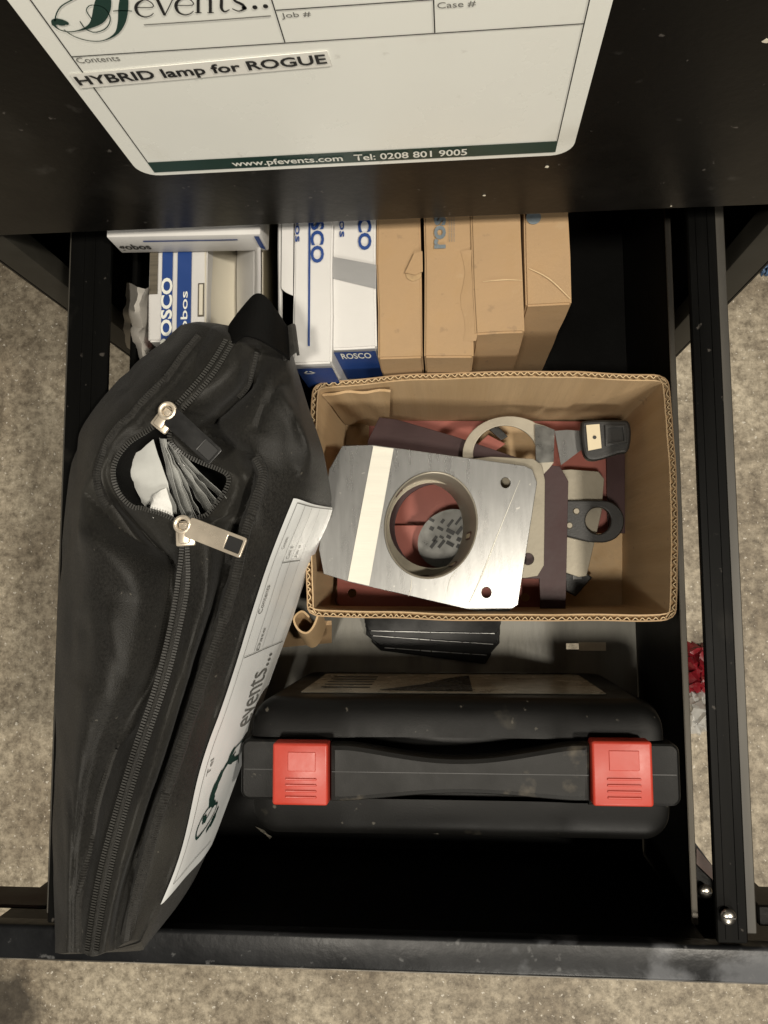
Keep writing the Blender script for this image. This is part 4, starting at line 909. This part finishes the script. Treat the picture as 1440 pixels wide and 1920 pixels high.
# ------------------------------------------------------------------ black zip bag lying over the left rail
K = ['K0', 'K1', 'K2', 'K2a', 'K3', 'K3a', 'K4', 'K5', 'K6', 'K7', 'K8', 'K9']
cols = {
 'L':  [(337,607,.468),(243,690,.474),(157,790,.479),(137,840,.481),(127,885,.482),(121,940,.483),(117,990,.484),(110,1100,.485),(102,1263,.485),(97,1426,.485),(93,1629,.483),(94,1795,.480)],
 'L2': [(365,606,.452),(283,690,.438),(195,790,.430),(168,840,.430),(156,885,.430),(148,930,.430),(150,975,.428),(165,1090,.424),(158,1263,.424),(132,1426,.432),(116,1629,.442),(112,1793,.450)],
 'L3': [(390,612,.442),(325,696,.428),(238,792,.419),(198,840,.420),(182,884,.421),(190,930,.421),(215,972,.421),(252,1075,.417),(232,1263,.418),(172,1415,.430),(132,1622,.438),(127,1793,.446)],
 'L4': [(405,618,.438),(346,699,.427),(268,790,.419),(222,836,.421),(197,884,.423),(222,950,.432),(275,1015,.438),(314,1085,.438),(290,1250,.438),(205,1425,.440),(152,1625,.441),(142,1793,.448)],
 'ZL': [(428,634,.432),(383,703,.423),(306,786,.419),(240,832,.422),(213,885,.424),(242,945,.426),(335,984,.426),(334,1100,.427),(300,1263,.427),(247,1426,.428),(190,1629,.434),(163,1793,.443)],
 'ZR': [(441,638,.432),(398,708,.423),(322,792,.420),(336,846,.428),(430,893,.430),(392,964,.428),(356,988,.426),(354,1102,.427),(320,1263,.427),(267,1426,.428),(210,1629,.434),(179,1793,.443)],
 'R2': [(456,645,.433),(430,712,.420),(352,800,.432),(392,862,.431),(446,896,.429),(424,962,.426),(392,992,.421),(384,1110,.418),(343,1263,.417),(289,1440,.419),(226,1629,.428),(191,1792,.440)],
 'R3': [(482,650,.438),(462,712,.440),(388,802,.443),(432,852,.436),(464,892,.431),(450,952,.431),(426,992,.432),(408,1106,.436),(359,1263,.439),(305,1440,.439),(236,1629,.443),(206,1790,.450)],
 'R4': [(510,655,.442),(500,720,.429),(470,800,.424),(478,850,.424),(492,890,.422),(480,932,.420),(460,990,.418),(432,1105,.418),(380,1263,.419),(330,1430,.422),(266,1629,.431),(232,1772,.447)],
 'R5': [(530,655,.446),(545,742,.436),(564,830,.430),(563,880,.436),(557,905,.440),(546,932,.440),(522,992,.438),(478,1105,.437),(428,1263,.437),(377,1426,.440),(321,1629,.448),(260,1768,.460)],
 'R6': [(540,658,.453),(562,750,.446),(588,838,.445),(592,884,.455),(592,912,.464),(586,940,.470),(572,985,.475),(526,1105,.480),(475,1263,.482),(420,1426,.482),(352,1631,.480),(266,1776,.470)],
 'R7': [(548,661,.466),(575,757,.475),(603,842,.482),(613,886,.494),(618,915,.512),(619,945,.528),(611,980,.540),(562,1105,.550),(510,1263,.552),(453,1426,.552),(373,1634,.528),(268,1783,.485)],
}
order = ['L', 'L2', 'L3', 'L4', 'ZL', 'ZR', 'R2', 'R3', 'R4', 'R5', 'R6', 'R7']
NS = 280                                              # stations along the bag
NK = len(K)-1
rows = {c: [P(u, v, d) for u, v, d in ipts(cols[c], NS)] for c in order}
sub = {'L': 8, 'L2': 12, 'L3': 12, 'L4': 10, 'ZL': 3, 'ZR': 8, 'R2': 8, 'R3': 8, 'R4': 10, 'R5': 8, 'R6': 8}
bag = thing('zip_bag', tuple(P(300, 1250, .5)), 'soft black nylon zip bag lying over the left drawer rail', 'bag')
def station(s):                                       # ordered world points of one cross-section; also index of each column
    ctl = [tuple(rows[c][s]) for c in order]; pts = []; idx = {}
    m = len(ctl)
    for i in range(m-1):
        idx[order[i]] = len(pts); k = sub[order[i]]
        for j in range(k):
            f = j/k; g = lambda q: ctl[max(0, min(m-1, q))]
            if order[i] == 'ZL': pts.append(tuple(a+(b-a)*f for a, b in zip(ctl[i], ctl[i+1]))); continue
            a0, a1, a2, a3 = g(i-1), g(i), g(i+1), g(i+2)
            # shorten foreign tangents across the wide zip opening
            if order[i] == 'L4': a3 = tuple(y+(y-x)*.5 for x, y in zip(a1, a2))
            if order[i] == 'ZR': a0 = tuple(x-(y-x)*.5 for x, y in zip(a1, a2))
            pts.append(tuple(0.5*((2*b)+(-a+c)*f+(2*a-5*b+4*c-e_)*f*f+(-a+3*b-3*c+e_)*f**3) for a, b, c, e_ in zip(a0, a1, a2, a3)))
    idx[order[-1]] = len(pts); pts.append(ctl[-1])
    return [Vector(p) for p in pts], idx
grid = []; 
for s in range(NS):
    p, idx = station(s); grid.append(p)
NP = len(grid[0])
nat = [i for i in range(NP)]
zi0, zi1 = idx['ZL'], idx['ZR']
for s in range(NS):
    for i, q in enumerate(grid[s]):
        near = min(1, abs(i-(zi0+zi1)/2)/12)
        qa = Vector((q.x*15 + q.y*3, q.y*7, 0)); n1 = noise.noise(q*13)*0.0020 + noise.noise(q*34 + Vector((5, 1, 2)))*0.0008 - 0.0030*max(0, 1-5*abs(noise.noise(qa))) - 0.0020*max(0, 1-4*abs(noise.noise(qa*2.1+Vector((3, 8, 1)))))
        side = 1 if i < idx['R5'] else 0.35
        q.z += n1*near*side
        if i >= idx['R5']: q.x += noise.noise(q*22)*0.0015
# creases and folds: (pixel line, height in metres, spread in pixels on its left / right)
creases = [([(160,918),(205,975),(245,1008),(285,1038),(322,1075)], -.0085, 7, 26), ([(352,795),(395,762),(435,728),(475,692)], -.0075, 9, 13),
    ([(352,796),(395,812),(440,836),(480,858)], -.0055, 16, 12), ([(272,1335),(232,1376),(196,1412),(163,1485),(142,1588),(128,1700)], -.0042, 7, 22),
    ([(482,878),(462,915),(446,975),(424,1060),(410,1105)], -.0065, 6, 9), ([(410,1105),(373,1223),(345,1304),(300,1446),(243,1590),(221,1712)], -.0045, 6, 9),
    ([(520,715),(560,790),(596,850),(617,895)], .0045, 16, 9), ([(135,985),(190,1015),(250,1052),(290,1110)], .0035, 30, 20),
    ([(322,1100),(314,1150),(294,1250),(272,1335)], -.004, 14, 5), ([(250,640),(200,715),(160,780)], .002, 8, 8), ([(540,690),(500,760),(480,820)], -.003, 12, 12),
    ([(130,1150),(160,1200),(150,1290)], -.0025, 25, 25), ([(220,1130),(235,1230),(215,1330)], .002, 25, 25), ([(105,1480),(118,1560),(112,1700)], -.002, 10, 14)]
cr_w = []
for pl, h_, wl_, wr_ in creases:
    q_ = [P(u, v, .43) for u, v in ipts(pl, 28)]; k_ = .43*S/F; cr_w.append(([(p.x, p.y) for p in q_], h_, wl_*k_, wr_*k_))
def crease_at(x, y):
    tot = 0.0
    for pl, h_, wl_, wr_ in cr_w:
        bd = 1e9; sd_ = 0; be = 0
        for i in range(len(pl)-1):
            ax, ay = pl[i]; bx_, by_ = pl[i+1]; dx, dy = bx_-ax, by_-ay; L2 = dx*dx+dy*dy
            t = max(0, min(1, ((x-ax)*dx+(y-ay)*dy)/L2)); ex, ey = x-ax-dx*t, y-ay-dy*t; d2 = ex*ex+ey*ey
            if d2 < bd: bd = d2; sd_ = dx*(y-ay)-dy*(x-ax); be = (i+t)/(len(pl)-1)
        wd = wr_ if sd_ > 0 else wl_
        if bd < (3*wd)**2: tot += h_*math.exp(-math.sqrt(bd)/wd if h_ < 0 else -bd/wd**2)*min(1, 5*be, 5*(1-be)+.15)
    return tot
cz = [[0.0]*NP for _ in range(NS)]
for s in range(NS):
    for i in range(NP):
        if zi0-1 <= i <= zi1+1 or i > idx['R6']: continue
        fade = min(1, (abs(i-(zi0+zi1)/2)-2.5)/6); cz[s][i] = 1.3*crease_at(grid[s][i].x, grid[s][i].y)*fade
for s in range(NS):
    for i in range(NP): grid[s][i].z += cz[s][i]
def tK(k): return int(round(k/NK*(NS-1)))
sO0, sO1 = tK(2), tK(6)                               # stations where the zip is open
# shell: top strip, underside and end caps
vs = []; fs = []
nu = 7
under = []
for s in range(NS):
    f = s/(NS-1); L0, R0 = grid[s][0], grid[s][-1]
    u_ = []
    zlow = Z(.499) + 0.0003
    for j in range(1, nu):
        g = j/nu; p = R0.lerp(L0, g)
        if f < 0.88: drop = 0.02*math.sin(math.pi*g)*(1-g)
        else: drop = 0
        p = Vector((p.x - 0.006*math.sin(math.pi*g)*(1 if g < .5 else -1), p.y, p.z - drop))
        if p.x < XW0 + 0.006: p.z = max(p.z, zr+0.0015)
        if p.y < yl1 + 0.006: p.z = max(p.z, zr+0.0015)
        u_.append(p)
    under.append(u_)
NPR = NP + nu - 1
for s in range(NS): vs += grid[s] + under[s]
for s in range(1, NS):
    for i in range(NPR):
        i2 = (i+1) % NPR
        if sO0 <= s-1 and s <= sO1 and zi0 <= i < zi1: continue
        fs.append(((s-1)*NPR+i, s*NPR+i, s*NPR+i2, (s-1)*NPR+i2))
for s, sg in ((0, 1), (NS-1, -1)):                    # rounded end caps
    ringi = [s*NPR+i for i in range(NPR)]; cen = sum((vs[i] for i in ringi), Vector())/NPR
    prev = ringi; axis = Vector((0.10, 0.6, -0.5)) if s == 0 else Vector((-0.1, -0.25, -0.35))
    for q in range(1, 4):
        k = 1 - (q/3.2)**2; cur = []
        for i in ringi:
            p = cen + (vs[i]-cen)*k + axis*0.012*(q/3)
            if s: p.z = max(p.z, zr+0.001)
            cur.append(len(vs)); vs.append(p)
        for i in range(NPR):
            i2 = (i+1) % NPR; f_ = (prev[i], prev[i2], cur[i2], cur[i]); fs.append(f_ if sg > 0 else f_[::-1])
        prev = cur
    fs.append(tuple(prev) if sg > 0 else tuple(prev[::-1]))
bm = bmesh.new(); bm.from_mesh(mesh(vs, fs)); bmesh.ops.recalc_face_normals(bm, faces=bm.faces)
me = bpy.data.meshes.new('m'); bm.to_mesh(me); bm.free()
body = link('bag_body', me, M['fabric'], bag)
for p in me.polygons: p.use_smooth = True
# lining bowl inside the opening
vs = []; fs = []
lin = list(range(sO0, sO1+1, 3))
for a_, s in enumerate(lin):
    A, B = grid[s][zi0], grid[s][zi1]
    for j in range(9):
        g = j/8; p = A.lerp(B, g); p = p + Vector((0, 0, -0.0012 - 0.035*math.sin(math.pi*g)**0.6*min(1, math.sin(math.pi*a_/(len(lin)-1))*2))); vs.append(p)
        if a_ and j: k = a_*9+j; fs.append((k-10, k-9, k, k-1))
link('lining', mesh(vs, fs), M['webbing'], body)
# surface lookup for trims: fractional station s and fractional column index i
def surf(s, i, off=0.0):
    s = max(0, min(NS-1.001, s)); i = max(0, min(NP-1.001, i)); a_, b_ = int(s), int(i); fa, fb = s-a_, i-b_
    p = (grid[a_][b_]*(1-fb) + grid[a_][b_+1]*fb)*(1-fa) + (grid[a_+1][b_]*(1-fb) + grid[a_+1][b_+1]*fb)*fa
    du = (grid[a_][b_+1]-grid[a_][b_]); dv = (grid[a_+1][b_]-grid[a_][b_]); n = du.cross(dv)
    if (n.x*0.85 + n.z*0.5 if b_ >= idx['R5'] else n.z) < 0: n = -n
    n = n.normalized() if n.length > 0 else Vector((0, 0, 1))
    return p + n*off, n, du.normalized() if du.length else Vector((1, 0, 0)), dv.normalized() if dv.length else Vector((0, -1, 0))
def resample(pts, step):
    out = [pts[0].copy()]; acc = 0.0
    for i in range(1, len(pts)):
        a_, b_ = pts[i-1], pts[i]; L = (b_-a_).length; pos = step-acc
        while pos <= L: out.append(a_.lerp(b_, pos/L)); pos += step
        acc = (acc + L) % step
    return out
def teeth(cidx, side):
    line = [surf(s*0.5, cidx, 0.0009)[0] for s in range(2*tK(0)+4, 2*(NS-2))]
    pts = resample(line, 0.00140); bm = bmesh.new()
    for i in range(1, len(pts)-1):
        t = (pts[i+1]-pts[i-1]).normalized(); n = Vector((0, 0, 1)); x = t.cross(n).normalized(); n = x.cross(t)
        m = Matrix((x, t, n)).transposed().to_4x4(); m.translation = pts[i]
        add_box(bm, -0.00115, 0.00115, -0.00040, 0.00040, -0.0003, 0.0007, 0, 1, m)
    return bm_mesh(bm)
link('zip_teeth', teeth(zi0, -1), M['teeth'], body, smooth=False, kind='stuff')
link('zip_teeth', teeth(zi1, 1), M['teeth'], body, smooth=False, kind='stuff')
# ribbed seam bindings
def binding(ci, s0, s1, wd, name='seam_binding', rib=0.0013, amp=0.0004, shift=0.0):
    line = [surf(s*0.5, ci + shift)[0] for s in range(2*s0, 2*s1)]; pts = resample(line, rib/2); vs = []; fs = []; n = len(pts)
    nr = [surf(s0 + (s1-s0)*i/(n-1), ci+shift) for i in range(n)]
    for i, p in enumerate(pts):
        t = (pts[min(n-1, i+1)]-pts[max(0, i-1)]).normalized(); nn_ = nr[i][1]; x = t.cross(nn_).normalized()
        h = amp if i % 2 else 0.0
        for j, (a_, z_) in enumerate(((-1, -0.0012), (-.7, 0.0012), (0, 0.0022), (.7, 0.0012), (1, -0.0012))):
            vs.append(p + x*wd/2*a_ + nn_*(z_ + (h if 0 < j < 4 else 0)))
            if i and j: k = i*5+j; fs.append((k-6, k-5, k, k-1))
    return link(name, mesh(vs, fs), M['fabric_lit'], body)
binding(idx['R4'], tK(3.2), tK(11)-2, 0.0060)
binding(idx['L3'], tK(0.3), tK(5.6), 0.0050, shift=-2.0)
binding(idx['L4'], tK(8.9), tK(11)-2, 0.0042, shift=-1.0)
binding(idx['R2'], tK(0.2), tK(1.3), 0.004, shift=7)
# vinyl sticker wrapped on the right flank
si0, si1 = idx['R5'], idx['R7']
k_top0, k_top1 = tK(5.02), tK(5.35)
def sk(x, y):                                          # x along the sticker 0 (top end) .. 1, y across 0 (upper edge) .. 1
    s0 = k_top0 + (k_top1-k_top0)*y*0.6; s1 = tK(10.42) - (tK(10.42)-tK(9.72))*y
    return s0 + (s1-s0)*x, si0 + (si1-si0-0.4)*(0.01+0.985*y)
def smapf(off):
    return lambda x, y, z: surf(*sk(x, y), off)[0]
vs = []; fs = []
for i in range(241):
    for j in range(33):
        x, y = i/240, j/32
        if j < 3: x = .004*(1-j/3)**2 + x*(1-.008*(1-j/3)**2)
        vs.append(smapf(0.0012)(x, y, 0))
        if i and j: k = i*33+j; fs.append((k-34, k-33, k, k-1))
bm = bmesh.new(); bm.from_mesh(mesh(vs, fs)); bmesh.ops.recalc_face_normals(bm, faces=bm.faces)
me = bpy.data.meshes.new('m'); bm.to_mesh(me); bm.free()
stk = link('sticker', me, M['sticker'], body); stk['label'] = 'long white printed sticker with green monogram'
def sline(pts, wd, m, name, n=30, off=0.0016):
    """pen stroke in sticker coordinates; width in metres"""
    q = ipts(pts, n); vs = []; fs = []
    W = [smapf(off)(x, y, 0) for x, y in q]
    for i, p in enumerate(W):
        t = (W[min(n-1, i+1)]-W[max(0, i-1)]).normalized(); nn_ = surf(*sk(*q[i]))[1]; x = t.cross(nn_).normalized()
        w_ = wd[min(len(wd)-1, int(i/n*len(wd)))] if isinstance(wd, (list, tuple)) else wd
        vs += [p - x*w_/2, p + x*w_/2]
        if i: fs.append((2*i-2, 2*i, 2*i+1, 2*i-1))
    return mesh(vs, fs)
ln = []
for y, x0_, x1_ in ((.10, .03, .965), (.30, .03, .52), (.47, .03, .52), (.66, .03, .52), (.86, .03, .55), (.93, .6, .9)):
    ln.append(sline([(x0_, y), ((x0_+x1_)/2, y), (x1_, y)], 0.00035, M['ink_grey'], 'l', 60))
for x, y0_, y1_ in ((.03, .10, .98), (.30, .30, .66), (.525, .12, .90), (.965, .10, .8)):
    ln.append(sline([(x, y0_), (x, (y0_+y1_)/2), (x, y1_)], 0.0005, M['ink_grey'], 'l', 12))
link('ruled_lines', join(ln), M['ink_grey'], stk, smooth=False)
for body_, x0_, x1_, y0_, y1_ in (('Contents', .255, .215, .16, .10+.12), ('Case #', .29, .25, .34, .42), ('Job #', .29, .25, .52, .58), ('Contents', .43, .36, .12, .2), ('Date', .52, .47, .34, .4), ('Tel', .78, .75, .14, .20)):
    link('caption', remap(fit(text(body_, 0.01), 0, 1, 0, 1), lambda x, y, z: smapf(0.0016)(x0_ + (x1_-x0_)*x, y1_ + (y0_-y1_)*y, 0)), M['ink_grey'], stk, smooth=False)
link('events_word', remap(fit(text('events...', 0.01), 0, 1, 0, 1), lambda x, y, z: smapf(0.0016)(.715 + (.545-.715)*x, .74 + (.46-.74)*y, 0)), M['ink_grey'], stk, smooth=False)
gl = [sline([(.775, .62), (.79, .50), (.815, .42), (.84, .40), (.86, .48), (.872, .60)], [.001, .003, .006, .0085, .007, .004, .0015], None, ''),
      sline([(.755, .70), (.765, .56), (.78, .52), (.792, .62), (.80, .74), (.82, .82)], [.001, .004, .005, .003, .0012], None, ''),
      sline([(.872, .60), (.89, .60), (.905, .50), (.905, .34), (.885, .26), (.865, .30), (.858, .42), (.868, .50), (.88, .44), (.882, .36)], [.0012, .0016, .0012, .001], None, '', 50),
      sline([(.868, .33), (.876, .38), (.884, .44)], [.003, .005, .003], None, ''), sline([(.885, .66), (.905, .64), (.918, .56)], [.003, .006, .003], None, '')]
link('monogram', join(gl), M['ink_green'], stk, smooth=False)
# zip sliders and pulls
def slider(u, v, d, ang, tab_to, m_body, m_tab, win):
    p = P(u, v, d); a_ = math.radians(ang); x = Vector((math.cos(a_), math.sin(a_), 0)); y = Vector((-math.sin(a_), math.cos(a_), 0))
    mt = Matrix((x, y, Vector((0, 0, 1)))).transposed().to_4x4(); mt.translation = p
    bm = bmesh.new(); add_box(bm, -0.0048, 0.0048, -0.0062, 0.0062, -0.0012, 0.0012, 0.0009, 2, mt)
    add_box(bm, -0.0026, 0.0026, -0.0052, 0.0052, 0.0013, 0.0034, 0.0009, 2, mt)
    so = link('zip_slider', bm_mesh(bm), m_body, body)
    tor = [mt @ Vector((0.0036*math.cos(t), 0.004 + 0.0036*math.sin(t), 0.0042)) for t in [2*math.pi*i/20 for i in range(21)]]
    link('slider_ring', tube(tor, 0.0011, 8), m_body, so)
    q = P(*tab_to); st = mt @ Vector((0.002, 0.003, 0.0048)); dirv = (q-st); L = dirv.length; dx = dirv.normalized(); nz = Vector((0, 0, 1)); dy = nz.cross(dx).normalized(); nz = dx.cross(dy)
    tm = Matrix((dx, dy, nz)).transposed().to_4x4(); tm.translation = st
    W_ = 0.0050
    me = flat([rrect(0.0006, -W_, L, W_, 0.0012, 3), rrect(L*.70, -W_*.68, L-0.0014, W_*.68, 0.0005, 2)], 0.0014, 0.0003); me.transform(tm)
    pt = link('pull_tab', me, m_tab, so)
    me = flat([rrect(L*.70, -W_*.7, L-0.0013, W_*.7, 0.0004, 2)], 0.0006); me.transform(tm @ Matrix.Translation((0, 0, -0.0005))); link('pull_window', me, M['ink'], pt, smooth=False)
slider(310, 786, .417, -38, (404, 858, .412), M['nickel'], M['gunmetal'], True)
slider(348, 1000, .4225, 3, (456, 1028, .411), M['nickel'], M['nickel'], True)
# webbing loop at the top end
pts = [Vector(q) for q in ipts([tuple(P(u, v, d)) for u, v, d in ((430, 632, .440), (446, 612, .428), (468, 592, .418), (490, 596, .416), (514, 616, .420), (536, 640, .434), (544, 656, .446))], 26)]
link('carry_loop', strip3(pts, [Vector((0.0012 + 0.002*math.sin(i_*.25), 0.0052 + 0.0062*math.sin(math.pi*i_/25), 0.003*math.cos(i_*.2))) for i_ in range(len(pts))], 0.0018), M['webbing'], body)
# end tab at the top right corner
pts = [P(u, v, d) for u, v, d in ((530, 650, .442), (542, 640, .438), (553, 634, .437), (556, 640, .442))]
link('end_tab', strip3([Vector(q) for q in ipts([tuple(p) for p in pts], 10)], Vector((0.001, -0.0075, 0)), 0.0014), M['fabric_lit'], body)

# clear sleeves standing in the open zip
def sleeve(quad, m, lab, bend=0.002):
    c = [P(*q) for q in quad]; vs = []; fs = []
    for i in range(11):
        for j in range(5):
            p = c[0].lerp(c[3], i/10).lerp(c[1].lerp(c[2], i/10), j/4); p.z += bend*math.sin(math.pi*i/10) + bend*.6*math.sin(math.pi*j/4 + i*.3); p += noise.noise_vector(p*170 + c[0]*90)*0.0016; vs.append(p)
            if i and j: k = i*5+j; fs.append((k-6, k-5, k, k-1))
    bm = bmesh.new(); bm.from_mesh(mesh(vs, fs)); bmesh.ops.solidify(bm, geom=bm.faces[:], thickness=0.0002)
    props(link('plastic_sleeve', bm_mesh(bm), m, loc=c[0]), lab, 'sleeve', 'sleeves in the bag')
sleeve([(238, 862, .440), (288, 826, .430), (332, 962, .434), (278, 972, .446)], M['sleeve_frost'], 'wide frosted flat packet lying in the open zip of the bag', .002)
sleeve([(284, 930, .436), (312, 918, .430), (334, 982, .428), (300, 984, .434)], M['sleeve_highlight'], 'white sheet painted as the highlight on the packets in the open zip of the bag', .003)
for k in range(8):
    f = (k + random.uniform(-.35, .35))/7; u0, v0 = 300 + 14*f, 822 + 10*f; u1, v1 = 338 + 50*f + 24*f*f, 984 - 8*f - 40*f*f; wk = random.uniform(3, 15)
    sleeve([(u0, v0, .432), (u0+3+wk*.3, v0-1, .426), (u1+wk, v1-2, .428), (u1-1, v1, .450)], M['sleeve'], 'thin clear plastic sleeve standing in the open zip of the bag', .001)

# ------------------------------------------------------------------ litter on the floor
dF = CAM_H/S
def crumple(name, label, cat, u0, u1, v0, v1, h, m, seed):
    vs = []; fs = []; n = 16
    for i in range(n):
        for j in range(n):
            p = P(u0+(u1-u0)*i/(n-1), v0+(v1-v0)*j/(n-1), dF); q = Vector((i*.45+seed, j*.45, seed))
            ed = math.sin(math.pi*i/(n-1))*math.sin(math.pi*j/(n-1))
            p.x += noise.noise(q)*0.012; p.y += noise.noise(q+Vector((9, 0, 0)))*0.012
            p.z = 0.002 + h*ed**.5*(0.6+0.8*abs(noise.noise(q*1.6+Vector((0, 4, 0))))); vs.append(p)
            if i and j: k = i*n+j; fs.append((k-n-1, k-n, k, k-1))
    props(link(name, mesh(vs, fs), m, loc=P((u0+u1)/2, (v0+v1)/2, dF)), label, cat)
crumple('red_packet', 'crumpled dark red plastic packet on the floor below the right rail', 'packet', 1268, 1345, 1205, 1300, 0.03, M['red_film'], 1)
crumple('clear_wrap', 'crumpled clear plastic wrap on the floor beside the red packet', 'plastic wrap', 1282, 1350, 1290, 1372, 0.03, M['clear_film'], 5)
crumple('blue_scrap', 'small blue and white scrap on the floor beside the cabinet', 'scrap', 1424, 1470, 488, 516, 0.02, M['blue_rag'], 8)
